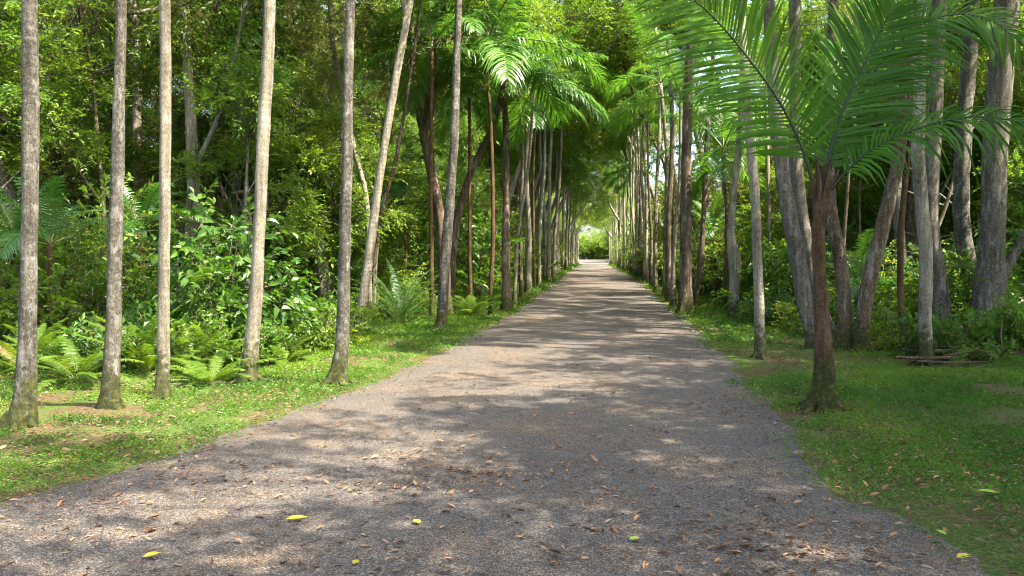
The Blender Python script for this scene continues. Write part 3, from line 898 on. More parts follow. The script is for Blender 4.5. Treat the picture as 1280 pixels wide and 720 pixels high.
# --- right row
avenue_tree('tall_tree', 'thick dark brown trunk at the front of the closed right row', [(857, 392, 19), (857, 350, 15), (858, 260, 13.5), (860, 150, 12), (863, 70, 11)], 25.3, 11, 'bark_brown', crown=1, flare=(.22, .5))
row(1, 28.0, 140, 2.7, 'thick dark trunk')
avenue_tree('tall_tree', 'slim pale trunk alone on the right grass, leaning left above a dark foot', [(950, 448, 14), (949, 400, 12.5), (945, 300, 11.5), (939, 200, 11), (930, 85, 10)], 13.6, 9.5, 'bark_pale', nf=10, flare=(.12, .3))
avenue_tree('palm_tree', 'slender bent palm with swollen knee left of the lone slim pale trunk', [(915, 392, 11), (919, 345, 14), (917, 318, 15), (914, 290, 9), (918, 235, 8), (924, 180, 8), (926, 130, 7)], 23.5, 7.2, 'bark_pale', nf=10, cat='palm tree', flare=(.1, .2))

FT = 'forest trees behind the verges'


def forest_tree(name, label, px, Y, H, mat, crowns, limbs=(), flare=(.2, .6), group=FT, rough=.07, sc=1.):
    """crowns: list of (dx, dy, dz, index, scale) about the trunk's top"""
    P = trunk_pts(px, Y, H)
    rt = thing(name, label, 'tree', (P[0][0], P[0][1], gzf(Y)), 0, group)
    top = P[-1]
    lm = []
    for lp in limbs:
        lm.append([[*at(x, y, Y), w * Y / F / 2] for x, y, w in lp])
    for dx, dy, dz, k, s in crowns:
        e = top[:3] + np.array([dx, dy, dz])
        if abs(dx) + abs(dy) > .3:
            a = P[-2] if len(P) > 2 else P[-1]
            st = np.array(a) * .35 + np.array(top) * .65
            mid = (st[:3] + e) / 2 + rng.normal(0, .25, 3)
            lm.append([[*st[:3], max(top[3] * .7, .03)], [*mid, max(top[3] * .5, .025)], [*e, .015]])
        link('crown', CROWNS[k], rt, e - np.array(rt.location) + np.array([0, 0, .4]), rng.uniform(0, 6.28), s)
    make_trunk(rt, P, mat, limbs=lm, flare=flare, rough=rough, wob=.02)
    return rt


C3 = lambda k, r=1.8, s=1.: [(r, .4, .2, k, s * .9), (-r * .7, r * .6, .7, k, s * .85)]
# --- right foreground wood
forest_tree('forest_tree', 'leaning grey trunk directly left of the young palm stem', [(1024, 437, 20), (1010, 390, 19), (1000, 330, 19), (986, 260, 18), (976, 195, 17), (968, 100, 15)], 15.2, 11, 'bark_forest', C3(5)[:1])
forest_tree('forest_tree', 'second leaning trunk left of the young palm stem, partly hidden by it', [(1040, 430, 17), (1018, 360, 17), (1006, 290, 16), (995, 200, 15), (992, 60, 13)], 17.0, 12, 'bark_forest', C3(5)[:1])
forest_tree('forest_tree', 'slightly bent trunk just right of the young palm stem', [(1050, 450, 17), (1057, 395, 17), (1050, 320, 16), (1037, 246, 15), (1034, 130, 13), (1042, 20, 11)], 15.0, 12, 'bark_brown', C3(5)[:1])
forest_tree('forest_tree', 'brown trunk leaning right with an epiphyte tuft on its top', [(1077, 450, 17), (1081, 395, 17), (1092, 330, 17), (1108, 265, 16), (1122, 200, 15), (1130, 120, 14)], 14.8, 10.5, 'bark_brown', C3(5, 1.6))
forest_tree('forest_tree', 'pinkish pale trunk with dark seam standing behind the heap of fallen branches', [(1159, 456, 15), (1157, 400, 15), (1155, 320, 15), (1149, 246, 15), (1146, 150, 14), (1152, 0, 12)], 13.3, 12, 'bark_pale', C3(5, 2), flare=(.1, .25))
forest_tree('forest_tree', 'grey trunk right behind the pinkish pale trunk, curving inward at its foot', [(1179, 418, 22), (1172, 350, 19), (1162, 270, 18), (1166, 150, 17), (1172, 0, 16)], 17.5, 13, 'bark_forest', C3(5, 2))
forest_tree('forest_tree', 'bluish grey trunk just left of the largest right hand trunk', [(1222, 400, 24), (1212, 340, 19), (1203, 280, 18), (1205, 180, 17), (1213, 40, 16)], 18.5, 14, 'bark_grey', C3(5, 2))
forest_tree('forest_tree', 'largest trunk at the right, thick pale grey, a limb splitting off low', [(1234, 413, 44), (1236, 380, 36), (1240, 300, 28), (1243, 200, 27), (1250, 110, 27), (1260, -10, 27)], 17.2, 14, 'bark_forest', C3(5, 2.4, 1.1), limbs=[[(1243, 372, 16), (1258, 335, 13), (1276, 303, 12), (1310, 230, 9), (1330, 120, 4)]], flare=(.25, .4))
forest_tree('forest_tree', 'thin upright trunk seen between fronds at the top above the young palm', [(1042, 420, 10), (1042, 250, 10), (1041, 120, 10), (1043, 0, 10)], 27, 17, 'bark_forest', C3(6, 2.4))
forest_tree('forest_tree', 'thin dark trunk high up left of the young palm fronds', [(1000, 410, 9), (997, 250, 8), (994, 120, 8), (990, 0, 8)], 29, 17, 'bark_brown', C3(5, 2.4))
forest_tree('forest_tree', 'tall trunk rising behind the epiphyte tuft at the upper right', [(1128, 420, 13), (1125, 300, 12), (1120, 150, 12), (1116, 0, 11)], 22, 15, 'bark_forest', C3(6, 2.2))
forest_tree('forest_tree', 'thin straight pole trunk right of the lone slim trunk', [(962, 400, 6), (961, 280, 5), (959, 170, 5), (958, 60, 4)], 27, 13, 'bark_pale', C3(6, 1.4, .8))
forest_tree('forest_tree', 'thin trunk curving behind the thick dark trunk of the right row', [(868, 392, 7), (875, 330, 7), (879, 270, 6), (884, 180, 6), (890, 80, 5)], 28, 12, 'bark_brown', C3(5, 1.2, .8))
# --- left middle wood
forest_tree('forest_tree', 'curved mossy trunk forking into two upright limbs behind the thin straight trunk', [(556, 372, 17), (553, 310, 15), (546, 250, 14), (533, 180, 12), (529, 165, 12)], 24, None, 'bark_brown', [(-.4, 0, 3.2, 3, 1.), (.8, .4, 3.0, 0, 1.)], limbs=[[(530, 172, 9), (519, 120, 8), (515, 70, 7), (514, 20, 6), (520, -60, 5)], [(530, 170, 9), (541, 130, 8), (545, 80, 7), (548, 20, 6), (552, -60, 5)]])
forest_tree('forest_tree', 'crooked trunk leaning right towards the brown palm of the left row', [(563, 380, 12), (566, 310, 11), (578, 245, 9), (597, 195, 8), (618, 152, 7), (634, 80, 6)], 26, 11, 'bark_brown', C3(2, 1.4, .9))
forest_tree('forest_tree', 'pale slender trunk hidden high behind the dark lichen spotted trunk', [(424, 330, 8), (424, 230, 8), (428, 130, 8), (415, 50, 7), (412, -20, 6)], 24, 12, 'bark_pale', C3(3, 1.8))
forest_tree('forest_tree', 'pale wavering stem between the dark lichen spotted trunk and the leaning fork', [(462, 360, 6), (461, 280, 6), (455, 230, 6), (443, 185, 5), (436, 120, 4)], 20, 9.5, 'bark_pale', C3(0, 1.3, .8))
forest_tree('forest_tree', 'thin stem sloping up right just behind the leaning forked trunk', [(466, 350, 6), (471, 300, 6), (482, 245, 5), (497, 195, 5), (508, 130, 4)], 21, 9.5, 'bark_brown', C3(2, 1.3, .8))
forest_tree('forest_tree', 'pale broad trunk glimpsed high between second and third left trunks', [(180, 370, 13), (176, 250, 13), (172, 95, 12), (165, 0, 11)], 20, 14, 'bark_pale', C3(3, 2.2))
forest_tree('forest_tree', 'dark trunk sloping up right between the third and the palest left trunks', [(218, 330, 10), (222, 190, 10), (240, 100, 9), (262, 35, 8)], 21, 11, 'bark_brown', C3(0, 2))
forest_tree('forest_tree', 'dark slanting trunk close behind the palest left trunk', [(290, 300, 11), (298, 180, 11), (306, 110, 10), (324, 45, 9)], 22, 12, 'bark_brown', C3(3, 2))
forest_tree('forest_tree', 'thin stem sloping right in the leaves between third and palest trunks', [(225, 390, 8), (235, 270, 8), (248, 205, 7), (272, 150, 6), (290, 80, 5)], 17, 9.5, 'bark_forest', C3(2, 1.6))
forest_tree('forest_tree', 'dark trunk behind the nearest left trunk amid deep green leaves', [(75, 400, 14), (72, 250, 13), (60, 100, 12), (54, 0, 11)], 19, 12, 'bark_brown', C3(1, 2.2))

def thin_stem(x, y, H, mat, label, group):
    z0 = gzf(y); w = rng.uniform(.025, .06)
    dx, dy = rng.normal(0, .13, 2) * H; bend = rng.normal(0, .05) * H
    P = np.array([[x + dx * f + bend * math.sin(f * 3.1) + rng.normal(0, .05), y + dy * f, z0 - .05 + H * f, w * (1.15 - .75 * f)] for f in (0, .2, .4, .6, .8, 1)])
    rt = thing('slender_tree', label, 'tree', (x, y, z0), 0, group)
    lm = []
    for i in range(int(rng.integers(6, 11))):
        k = int(rng.integers(2, 6)); a = rng.uniform(0, 6.28); r = rng.uniform(.5, 1.9)
        e = P[k][:3] + np.array([math.cos(a) * r, math.sin(a) * r, rng.uniform(.5, 1.6)])
        lm.append([[*P[k][:3], w * .5], [*((P[k][:3] + e) / 2 + rng.normal(0, .16, 3)), w * .35], [*e, .006]])
    make_trunk(rt, P, mat, limbs=lm, step=.35, sides=7, flare=(.15, .3), rough=.06)
    link('crown', BUSH[int(rng.choice([0, 2, 3, 3]))], rt, P[-1][:3] - np.array(rt.location) - np.array([0, 0, .8]), rng.uniform(0, 6.28), rng.uniform(.8, 1.2))


# background trees beyond, each with trunk and crowns
def bg_tree(x, y, H, k, mat, label, group, rcr=2.2, s=1.25, low=False, lean=0.):
    z0 = gzf(y)
    w = rng.uniform(.10, .2)
    ln = rng.normal(0, .7, 2); ln[0] += lean
    P = np.array([[x, y, z0 - .05, w * 1.2], [x + ln[0] * .2, y + ln[1] * .2, z0 + H * .35, w], [x + ln[0] * .7, y + ln[1] * .7, z0 + H * .7, w * .75], [x + ln[0], y + ln[1], z0 + H, w * .22]])
    top_crown = abs(lean) > 0
    rt = thing('forest_tree', label, 'tree', (x, y, z0), 0, group)
    lm = []
    n = random.choice((3, 4, 4))
    a0 = rng.uniform(0, 6.28)
    for i in range(n):
        a = a0 + i * 6.28 / n
        e = P[-1][:3] + np.array([math.cos(a) * rcr, math.sin(a) * rcr, rng.uniform(-1.6, .6)])
        st = P[2] * .6 + P[3] * .4
        lm.append([[*st[:3], w * .5], [*((st[:3] + e) / 2 + rng.normal(0, .3, 3)), w * .35], [*e, .02]])
        link('crown', CROWNS[k if k > 4 or rng.uniform() < .75 else int(rng.integers(0, 5))], rt, e - np.array(rt.location), rng.uniform(0, 6.28), s * rng.uniform(.85, 1.15))
    if top_crown:
        link('crown', CROWNS[k], rt, P[-1][:3] - np.array(rt.location), rng.uniform(0, 6.28), s * .9)
    if low:
        for i in range(2):
            a = rng.uniform(0, 6.28)
            e = P[1][:3] + np.array([math.cos(a) * 1.6, math.sin(a) * 1.6, rng.uniform(.2, 2.0)])
            lm.append([[*P[1][:3], w * .4], [*e, .015]])
            link('crown', CROWNS[k], rt, e - np.array(rt.location), rng.uniform(0, 6.28), s * .75)
    make_trunk(rt, P, mat, limbs=lm, step=.8, sides=8, flare=(.2, .5), rough=.06)
    return rt


def scatter(n, xr_, yr_, mind, keep, tries=4000):
    out = []
    for _ in range(tries):
        x, y = rng.uniform(*xr_), rng.uniform(*yr_)
        if not keep(x, y):
            continue
        if all((x - a) ** 2 + (y - b) ** 2 > mind ** 2 for a, b in out):
            out.append((x, y))
        if len(out) >= n:
            break
    return out


BARKS = ['bark_forest', 'bark_pale', 'bark_brown', 'bark_grey']
vis = lambda x, y: y > 2 and -0.80 * y - 4 < x < 0.58 * y + 4
for x, y in scatter(21, (-34, -8.5), (17, 70), 5.0, lambda x, y: vis(x, y) and x < -8.5 - max(0, 16 - y) * .8):
    bg_tree(x, y, rng.uniform(6.5, 12.5) + .05 * y, int(rng.choice([0, 0, 4, 2, 3, 3])), random.choice(BARKS), 'slim leafy forest tree in the tangled wood left of the path', 'trees of the left wood', low=rng.uniform() < .6)
for x, y in scatter(24, (13, 36), (20, 75), 4.2, vis):
    bg_tree(x, y, rng.uniform(6.5, 12.5) + .05 * y, int(rng.choice([2, 0, 1, 2, 4])), random.choice(BARKS), 'slim leafy forest tree in the bright wood right of the path', 'trees of the right wood', low=rng.uniform() < .6)
for x, y in scatter(20, (-24, -6.5), (14.5, 38), 2.4, lambda x, y: vis(x, y) and x < -6.8 - max(0, 17 - y) * .8):
    bg_tree(x, y, rng.uniform(3.4, 6.0), int(rng.choice([2, 0, 2, 3])), random.choice(BARKS), 'leafy sapling in the left thicket below the taller trees', 'saplings of the left thicket', rcr=1.1, s=.72)
for x, y in scatter(34, (6.2, 22), (21.5, 60), 2.3, vis):
    bg_tree(x, y, rng.uniform(3.6, 7.0), int(rng.choice([2, 2, 0, 4])), random.choice(BARKS), 'bright leafy sapling in the right thicket below the taller trees', 'saplings of the right thicket', rcr=1.1, s=.72)
for x, y in scatter(40, (-26, -6), (14.5, 36), 1.2, lambda x, y: vis(x, y) and x < -6.4 - max(0, 17 - y) * .8):
    thin_stem(x, y, rng.uniform(4.5, 9.5), random.choice(['bark_pale', 'bark_pale', 'twig', 'bark_forest']), 'thin crooked pale stem rising through the left thicket', 'thin stems in the left thicket')
for x, y in scatter(22, (5.5, 20), (19, 36), 1.3, vis):
    thin_stem(x, y, rng.uniform(4.5, 9.5), random.choice(['bark_pale', 'twig', 'bark_forest']), 'thin crooked stem rising through the right thicket', 'thin stems in the right thicket')
for x, y, h_ in ((13.6, 47.0, 14.5), (15.4, 43.0, 14.0), (11.9, 52.0, 16.5)):
    bg_tree(x, y, h_, 2, 'bark_forest', 'tall lime leaved tree far behind the young palm fronds', 'tall trees behind the young palm')
# trees whose crowns close over the far path
for x, y in scatter(16, (-15, 15), (36, 118), 5.0, lambda x, y: 4.6 < abs(x) < 15 and x < 0):
    bg_tree(x, y, rng.uniform(11, 16.5), int(rng.choice([1, 2, 0, 2, 4])), random.choice(BARKS), 'broad leafy tree arching over the avenue beyond its %s row' % ('left' if x < 0 else 'right'), 'tall trees arching over the far avenue', rcr=2.8, s=1.5)
y = 46.
i = 0
while y < 112:
    sd_ = -1 if i % 3 else 1
    bg_tree(sd_ * rng.uniform(4.6, 5.6), y, rng.uniform(11.5, 15.5), int(rng.choice([5, 6, 2, 5])), random.choice(BARKS), 'leafy tree leaning its crown over the path from the %s row' % ('left' if sd_ < 0 else 'right'), 'trees leaning over the avenue', rcr=2.4, s=1.15, lean=-sd_ * rng.uniform(2.2, 3.6))
    y += rng.uniform(5.5, 8) * (1 + y / 150); i += 1
for i, y in enumerate(np.arange(88, 138, 5.6)):
    sd_ = -1 if i % 2 else 1
    bg_tree(sd_ * rng.uniform(4.2, 5.0), y, rng.uniform(7.5, 9.5), int(rng.choice([6, 6, 5])), 'bark_pale', 'glowing yellow green tree low over the far avenue from the %s row' % ('left' if sd_ < 0 else 'right'), 'low trees over the far avenue', rcr=2.0, s=1.0, lean=-sd_ * rng.uniform(2.6, 3.8))
for i, y in enumerate(np.arange(41, 100, 3.3)):
    sd_ = -1 if i % 2 else 1
    bg_tree(sd_ * rng.uniform(5.2, 6.4), y, rng.uniform(12.5, 17.0) + .04 * (y - 41), int(rng.choice([2, 6, 2, 0])), random.choice(BARKS), 'tall tree whose high crown roofs the middle of the avenue from the %s' % ('left' if sd_ < 0 else 'right'), 'tall trees roofing the avenue', rcr=2.3, s=1.15, lean=-sd_ * rng.uniform(3.0, 5.2))
# tall bushy growth that closes the view at the back of both woods
for x, y in scatter(64, (-62, 46), (42, 84), 3.4, lambda x, y: vis(x, y) and (x < -9 or x > 9) and abs(x) > 9 + (84 - y) * .05):
    tag(link('thicket_bush', CROWNS[int(rng.choice([0, 1, 2, 3, 4]))], None, (x, y, gzf(y) + rng.uniform(1.2, 4.2)), rng.uniform(0, 6.28), rng.uniform(1.1, 1.7)),
        'bushy mass of leaves closing the back of the %s wood' % ('left' if x < 0 else 'right'), 'shrub', 'bushy growth at the back of the %s wood' % ('left' if x < 0 else 'right'))
# wood beyond the clearing
for x, y in scatter(34, (-30, 30), (160, 215), 4.0, lambda x, y: abs(x) > 5.5 and (abs(x) > 9 or y > 195)):
    bg_tree(x, y, rng.uniform(9, 15), int(rng.choice([0, 2, 2, 4])), 'bark_pale', 'distant pale stemmed tree at the bright end of the avenue', 'trees at the far clearing', rcr=2.6, s=1.4, low=True)
for k in range(26):
    shrub_far = tag(link('bush', BUSH[2], None, (-26 + k * 2.1 + rng.uniform(-.6, .6), 232 + rng.uniform(-4, 4), gzf(232) - .1), rng.uniform(0, 6.28), rng.uniform(4.2, 6.0)), 'bush along the back of the bright far clearing', 'shrub', 'bushes behind the far clearing')
# unseen trees added beside and behind the camera to shade the near path
for x, y, k in [(6.6, 2.6, 0), (10.6, 8.8, 4), (8.6, -0.8, 5), (6.8, 6.6, 6), (5.0, -0.2, 5), (12.8, 4.6, 0), (11.0, 2.2, 4), (13.8, 9.4, 0), (12.6, 12.4, 4)]:
    bg_tree(x, y, rng.uniform(8.5, 11.5), k, random.choice(BARKS), 'tall unseen leafy tree added beside the right verge for its shade', 'trees added to shade the near path', rcr=2.2, s=1.1)


# ------------------------------------------------------------------ young palm on the right verge
def young_palm():
    Y = 8.85
    P = trunk_pts([(1029, 508, 34), (1031, 470, 27), (1027, 420, 20), (1025, 350, 16), (1024, 290, 16), (1025, 252, 13)], Y, None)
    rt = thing('young_palm', 'young feather palm with brown mossy stem and wide dark fronds on the right verge', 'palm tree', (P[0][0], P[0][1], gzf(Y)))
    o = np.array(rt.location)
    make_trunk(rt, P, 'bark_palm', rough=.07, flare=(.13, .95), sides=16, step=.08)
    # sheaths where the leaf stalks leave the stem
    b = MB()
    for k, (dx, hh) in enumerate(((-.07, .5), (.06, .55), (.1, .42), (-.02, .62), (0.03, .5))):
        c = P[-1][:3] - o
        q = smooth_path([[c[0] + dx * .2, c[1] + rng.normal(0, .02), c[2] - .30, .035], [c[0] + dx * .5, c[1] + rng.normal(0, .03), c[2] - .05, .042], [c[0] + dx, c[1] + rng.normal(0, .04), c[2] + hh * .3, .030], [c[0] + dx * 1.9, c[1], c[2] + hh * .8, .010]], .06)
        tube(b, q[:, :3], q[:, 3], 8, 0, .05)
    link('leaf_sheath', b.mesh('leaf_sheath', [M['bark_palm']], (0,)), rt)
    V = lambda x, y, d: np.array(at(x, y, Y + d)) - o
    c0 = lambda dx: V(1025 + dx, 245, 0)
    cam_up = np.array([0, -1.0, .15])
    specs = [  # rachis in photo pixels with distance offset, leaflet length, droop, vee, roll, leaflets a side, upper face, sweep
        ([(1021, 245, 0), (1001, 180, -.08), (971, 122, -.18), (935, 72, -.3), (898, 28, -.45), (862, -5, -.6), (815, -38, -.8)], 1.08, .14, .10, 0, 62, cam_up, .85),
        ([(1026, 245, 0), (1040, 180, .05), (1060, 122, .08), (1081, 78, .1), (1099, 42, .1), (1118, 5, .05)], 1.0, .16, .12, 0, 58, cam_up, .8),
        ([(1029, 245, .1), (1046, 180, .2), (1086, 100, .25), (1140, 38, .2), (1192, 18, .1), (1240, 26, -.1), (1285, 62, -.3)], .85, .36, .10, 0, 62, np.array([0, -.75, .66]), .8),
        ([(1029, 250, 0), (1060, 212, -.1), (1098, 182, -.2), (1150, 160, -.35), (1215, 146, -.55), (1285, 156, -.8), (1345, 190, -1.0)], .78, .55, .22, 0, 50, np.array([0, -.6, .8]), .9),
        ([(1025, 245, .1), (1034, 160, .5), (1050, 70, 1.1), (1082, -10, 1.8), (1125, -80, 2.4)], .75, .3, .2, 0, 40, np.array([.5, -1, .3]), .8),
    ]
    for pts, ll, dr, vee, roll, nl, up0, sw in specs:
        b = MB()
        frond(b, [V(*p) for p in pts], nl=nl, llen=ll, lwid=.034, droop=dr, vee=vee, roll=roll, rw=.020, tint=.4, bare=.14, up0=up0, sweep=sw)
        link('frond', b.mesh('frond', [M['young_palm_leaf'], M['rachis_dark']], (1,)), rt)


young_palm()


# ------------------------------------------------------------------ understorey palms and ferns
def under_palm(x, y, h, label, n=9, sc=1., protos=None, group='small palms in the understorey', az=None):
    z0 = gzf(y)
    rt = thing('small_palm', label, 'palm', (x, y, z0), 0, group)
    P = np.array([[x, y, z0 - .05, .07], [x + rng.normal(0, .06), y, z0 + h * .5, .055], [x + rng.normal(0, .1), y, z0 + h, .05]])
    make_trunk(rt, P, 'bark_palm', flare=(.1, .3), sides=8, step=.2)
    crown_of_fronds(protos or FR_UNDER, n, rt, P[-1][:3] - np.array(rt.location), sc, az)
    return rt


def px_pos(px, Y):
    return at(px, 360, Y).x


for px, Y, h, sc, lab in [
    (62, 12.4, 1.9, .78, 'feather palm behind the nearest left trunk, fronds reaching right'),
    (8, 13.0, 2.0, .75, 'feather palm cut by the left edge of the picture'),
    (178, 15.0, 2.2, .8, 'small palm in the shade between second and third left trunks'),
    (540, 21.5, 7.4, 1.0, 'tall palm with shining arched frond left of the thin straight trunk'),
    (588, 24.5, 6.7, .95, 'palm with pale umbrella of drooping fronds right of the thin straight trunk'),
    (612, 23.6, 8.0, 1.5, 'tall palm lifting big backlit fronds above the brown palm'),
    (668, 39.0, 9.8, 1.5, 'palm with pale drooping frond to the right of the brown palm head'),
    (380, 22.0, 3.2, .9, 'small palm tucked behind the palest left trunk'),
    (505, 25.0, 3.8, .9, 'small palm beneath the curved mossy forking trunk'),
    (905, 26.0, 5.2, 1.2, 'palm with hanging bright fronds between the thick dark and lone slim trunks'),
    (893, 31.0, 2.6, .9, 'low palm deep behind the thick dark trunk'),
    (1075, 18.0, 1.1, .8, 'low bluish palm at the foot of the leaning brown trunk'),
    (1130, 14.9, 4.0, .45, 'tuft of narrow leaves beside the leaning brown trunk'),
    (838, 36.0, 9.2, 1.1, 'palm with spreading crown above the front of the right row'),
]:
    under_palm(px_pos(px, Y), Y, h, lab, n=11 if sc > 1 else 9, sc=sc, protos=FR_TALL if sc >= .95 and Y > 20 else None)


def fern(x, y, label, n=20, L0=1.0, mat='fern_leaf', group='ferns on the left verge', erect=1.25, ll=.15, nl=64, name='fern', lw=.0125, z=None, cat='fern'):
    rt = thing(name, label, cat, (x, y, float(gsurf(np.array([x]), np.array([y]))[0]) - .02 if z is None else z), 0, group)
    for i in range(n):
        b = MB()
        a = i * 2.399 + rng.uniform(-.2, .2)
        e = erect - .75 * (i / n) + rng.normal(0, .08)
        pts = [np.array([p[0] * math.cos(a), p[0] * math.sin(a), p[2]]) for p in arc(L0 * rng.uniform(.8, 1.15), e, rng.uniform(.7, 1.3), 7)]
        frond(b, pts, nl=nl, llen=ll, lwid=lw, droop=.3, vee=.12, rw=.005, bare=.16, tint=.5 + rng.normal(0, .1), sweep=.45)
        link('frond', b.mesh('frond', [M['dry_frond' if rng.uniform() < .05 and name == 'fern' else mat], M['rachis']], (1,)), rt)
    return rt


for px, Y, L0, e, lab in [
    (95, 9.8, 1.1, 1.1, 'wide arching fern between the nearest left trunk and its neighbour'),
    (180, 10.6, 1.25, 1.35, 'upright bright fern right behind the second and third left trunks'),
    (235, 11.2, 1.2, 1.3, 'bright green fern just right of the third left trunk'),
    (262, 10.0, .95, 1.0, 'fern arching over the mossy mound left of the palest trunk'),
    (130, 11.5, 1.2, 1.25, 'tall fern behind the second left trunk'),
    (355, 12.3, .8, 1.0, 'small fern right of the palest trunk foot'),
    (50, 11.2, 1.1, 1.2, 'fern behind the foot of the nearest left trunk'),
]:
    fern(px_pos(px, Y), Y, lab, L0=L0 * .85, erect=e, ll=.13)
for x, y in scatter(15, (-9.6, -5.4), (10.2, 14.2), .75, lambda x, y: vis(x, y) and x < -5.0 - max(0, 13.4 - y) * .55):
    fern(x, y, 'soft feathery fern in the green bank behind the left verge trunks', L0=rng.uniform(.75, 1.15), erect=rng.uniform(1.0, 1.4), ll=.13, group='ferns of the bank behind the left trunks')
fern(px_pos(500, 20.0), 20.0, 'dark spiky clump of long narrow leaves between leaning fork and thin straight trunk', n=40, L0=1.9, mat='spiky_leaf', group=None, erect=1.45, ll=.13, nl=44, name='cycad', lw=.014, cat='plant')
fern(px_pos(590, 23.0), 23.0, 'olive fern clump left of the brown palm foot', n=18, L0=1.2, erect=1.3, ll=.2)
fern(px_pos(1205, 13.6), 13.6, 'yellow green fern arching over the fallen branches', n=12, L0=1.2, erect=.8, group='ferns on the right verge')
fern(px_pos(1255, 14.3), 14.3, 'pale fern behind the fallen branches near the right edge', n=12, L0=1.1, erect=.9, group='ferns on the right verge')

# ------------------------------------------------------------------ shrubs, each placed behind or between trunks one can find
def shrub(x, y, k, sc, label, group, name='shrub'):
    me = (BUSH if name == 'shrub' else LOW)[k]
    rt = tag(link(name, me, None, (x, y, gzf(y) - .05), rng.uniform(0, 6.28), (sc, sc, sc * rng.uniform(.9, 1.35))), label, 'shrub' if name == 'shrub' else 'plant', group)
    return rt


LANDL = [(-60, 'the left picture edge'), (35, 'the nearest left trunk'), (143, 'the second left trunk'), (206, 'the third left trunk'), (322, 'the palest left trunk'), (430, 'the dark spotted trunk'), (458, 'the forked trunk'), (556, 'the thin straight trunk'), (633, 'the brown palm'), (742, 'the far path')]
LANDR = [(742, 'the far path'), (857, 'the thick dark trunk'), (947, 'the lone slim trunk'), (1027, 'the young palm'), (1085, 'the leaning brown trunk'), (1157, 'the pinkish pale trunk'), (1236, 'the largest right trunk'), (1350, 'the right picture edge')]
KIND = ['mid green', 'dark', 'lime', 'olive', 'broad dark', 'broad leaved']


def place_shrubs(spots, land, side):
    seen = {}
    spots = sorted(spots, key=lambda s: s[1])
    for x, y, k, sc in spots:
        p = proj((x, y, gzf(y) + 1))
        if p is None or p[0] < -140 or p[0] > 1420:
            shrub(x, y, k, sc, 'leafy shrub growing just outside the picture', 'shrubs outside the picture')
            continue
        i = max(0, min(len(land) - 2, sum(1 for a, _ in land if a <= p[0]) - 1))
        key = (i, k)
        c = seen.get(key, 0); seen[key] = c + 1
        a, b = land[i][1], land[i + 1][1]
        if c == 0:
            lab = 'nearest %s shrub between %s and %s' % (KIND[k], a, b)
        elif c < 3:
            lab = '%s nearest %s shrub between %s and %s' % (ORD[c], KIND[k], a, b)
        else:
            lab = '%s shrub deep between %s and %s' % (KIND[k], a, b)
        g = 'shrubs of the %s thicket' % side if c < 3 else '%s thicket shrubs between %s and %s' % (KIND[k], a, b)
        shrub(x, y, k, sc, lab, g)


sl = [(x, y, int(rng.choice([0, 1, 2, 3, 3, 4, 5, 0, 1, 0])), rng.uniform(.75, 1.35)) for x, y in
      scatter(92, (-26, -5.0), (10.8, 48), 1.45, lambda x, y: vis(x, y) and (x + 4.9) ** 2 + (y - 19.0) ** 2 > 4.5 and x < -5.3 - max(0, 13.5 - y) * .95 and (x > -.80 * y - 2))]
sr = [(x, y, int(rng.choice([0, 2, 2, 5, 1, 4, 2])), rng.uniform(.75, 1.3)) for x, y in
      scatter(84, (4.4, 26), (16.2, 48), 1.45, lambda x, y: vis(x, y) and x > 4.6 + max(0, 24 - y) * .12 and (x < .58 * y + 2))]
place_shrubs(sl, LANDL, 'left')
place_shrubs(sr, LANDR, 'right')
# bushes behind the far rows close the view between the trunks
for side, nm in ((-1, 'left'), (1, 'right')):
    y = 29.
    while y < 138:
        for dx in (4.9, 7.6):
            shrub(side * (dx + rng.uniform(-.6, .8)), y + rng.uniform(-1, 1), int(rng.choice([0, 2, 2, 5, 3])), rng.uniform(1.2, 2.0), 'leafy bush filling the gaps behind the far %s row' % nm, 'bushes behind the far %s row' % nm)
        y += 3.2 + y * .02


# ------------------------------------------------------------------ fallen wood
def stick(pxs, Y, w, label, mat='dead_wood', group='fallen branches by the pinkish trunk', name='fallen_branch', lift=.0):
    P = []
    for x, y, dy in pxs:
        p = at(x, y, Y + dy); P.append([p.x, p.y, max(p.z, gzf(Y) + .05 + lift), w])
    P = np.array(P); P[-1, 3] *= .4; P[0, 3] *= .8
    o = P[0, :3].copy()
    b = MB(); C = smooth_path(P - np.array([*o, 0]), .12)
    C[:, 2] += np.cumsum(rng.normal(0, .004, len(C)))
    tube(b, C[:, :3], C[:, 3], 7, 0, .08)
    tag(link(name, b.mesh(name, [M[mat]], (0,)), None, o), label, 'branch', group)


stick([(1118, 459, .1), (1165, 456, .0), (1225, 452, .1), (1300, 452, .15)], 13.2, .030, 'longest fallen branch lying along the front of the heap', lift=.05)
stick([(1150, 456, .45), (1192, 450, .3), (1250, 449, .2), (1310, 446, .2)], 13.25, .026, 'fallen branch on top of the heap, reaching the right edge', lift=.12)
stick([(1146, 461, -.15), (1200, 460, -.3), (1262, 458, .1)], 13.0, .019, 'thin fallen stick at the heap foot nearest the grass', lift=.03)
stick([(1168, 454, .7), (1200, 449, .4), (1226, 454, .0), (1238, 463, -.5)], 13.1, .016, 'bent twig crossing over the fallen branches', lift=.17)
stick([(1206, 453, .0), (1258, 448, .4), (1330, 452, .6)], 13.35, .030, 'thick reddish branch at the right end of the heap', lift=.08)
stick([(1128, 453, .8), (1180, 453, .5), (1228, 450, .1)], 13.2, .017, 'short thin branch at the back of the heap', lift=.09)
stick([(1180, 462, -.5), (1216, 455, .1), (1248, 446, .7)], 13.2, .013, 'slender twig lying slantwise across the middle of the heap', lift=.14)
stick([(1225, 460, -.3), (1262, 455, .1), (1290, 446, .5)], 13.2, .014, 'slender twig lying slantwise across the right of the heap', lift=.12)
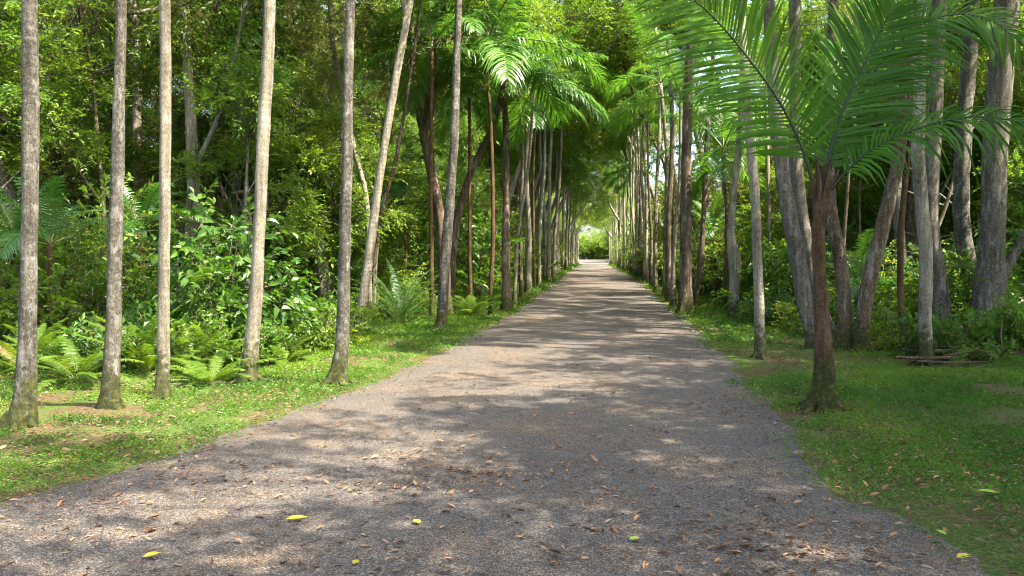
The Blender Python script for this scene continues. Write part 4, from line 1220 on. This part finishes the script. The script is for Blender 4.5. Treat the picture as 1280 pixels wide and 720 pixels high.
stick([(85, 436, 0), (98, 446, -.1), (115, 462, -.3)], 10.6, .012, 'pale fallen stick among the ferns beside the nearest left trunk', mat='dry_frond', group=None, lift=.1)
stick([(80, 446, 0), (96, 452, -.1), (108, 464, -.3)], 10.5, .009, 'shorter pale stick below the other among the ferns', mat='dry_frond', group=None, lift=.06)
stick([(196, 508, 0), (235, 499, .15), (275, 491, .3), (303, 484, .4)], 9.4, .06, 'low mossy dark mound shape added left of the palest trunk foot', mat='bark_forest', group=None, name='added_mound')  # log-shaped tube added for the low mound and dark band at this foot

# low leafy plants along the front of both thickets
def low_plants():
    pts = scatter(70, (-12, -4.2), (10.5, 27), .7, lambda x, y: vis(x, y) and (x + 4.8) ** 2 + (y - 19.0) ** 2 > 5 and -6.6 - max(0, 13 - y) * .5 < x < -4.6 - max(0, 13.5 - y) * .75)
    pts += scatter(46, (3.9, 13), (13.4, 27), .75, lambda x, y: vis(x, y) and 4.1 + max(0, 21 - y) * .22 < x and y < 15 + max(0, 6 - x) * 4)
    seen = {}
    for x, y in sorted(pts, key=lambda s: s[1]):
        p = proj((x, y, .2))
        land = LANDL if x < 0 else LANDR
        i = max(0, min(len(land) - 2, sum(1 for a, _ in land if a <= p[0]) - 1))
        a, b = land[i][1], land[i + 1][1]
        c = seen.get(a, 0); seen[a] = c + 1
        if c == 0:
            lab, g = 'foremost low plant between %s and %s' % (a, b), 'low plants at the thicket edge'
        else:
            lab, g = 'low plant between %s and %s' % (a, b), 'low plants between %s and %s' % (a, b)
        shrub(x, y, int(rng.integers(0, 3)), rng.uniform(.7, 1.3), lab, g, 'low_plant')


low_plants()

# ------------------------------------------------------------------ light
AZ, EL = R(-20), R(57)
s = Vector((math.cos(EL) * math.cos(AZ), math.cos(EL) * math.sin(AZ), math.sin(EL)))
sd = bpy.data.lights.new('sun', 'SUN'); sd.energy = 5.0; sd.angle = R(.5); sd.color = (1, .90, .75)
so = bpy.data.objects.new('sun', sd); COL.objects.link(so)
so.rotation_euler = s.to_track_quat('Z', 'Y').to_euler(); so.location = (0, 0, 40)
w = bpy.data.worlds.new('World'); SC.world = w; w.use_nodes = True
N = w.node_tree.nodes; L = w.node_tree.links
bg = N.get('Background') or N.new('ShaderNodeBackground')
sk = N.new('ShaderNodeTexSky'); sk.sky_type = 'NISHITA'; sk.sun_disc = False
sk.dust_density = 4.0; sk.sun_elevation = EL; sk.sun_rotation = math.atan2(s.x, s.y)
L.new(sk.outputs[0], bg.inputs[0]); bg.inputs[1].default_value = .15

SC.view_settings.view_transform = 'Standard'
SC.view_settings.look = 'None'
SC.view_settings.gamma = 1
SC.view_settings.exposure = 2.4
SC.view_settings.use_curve_mapping = False
cy = SC.cycles
cy.max_bounces = 10; cy.diffuse_bounces = 5; cy.glossy_bounces = 2; cy.transmission_bounces = 7; cy.transparent_max_bounces = 4
cy.use_denoising = True
cy.use_adaptive_sampling = True; cy.adaptive_threshold = .01; cy.filter_width = 1.1; cy.denoising_prefilter = 'ACCURATE'
cy.sample_clamp_indirect = 6
cy.caustics_reflective = False; cy.caustics_refractive = False
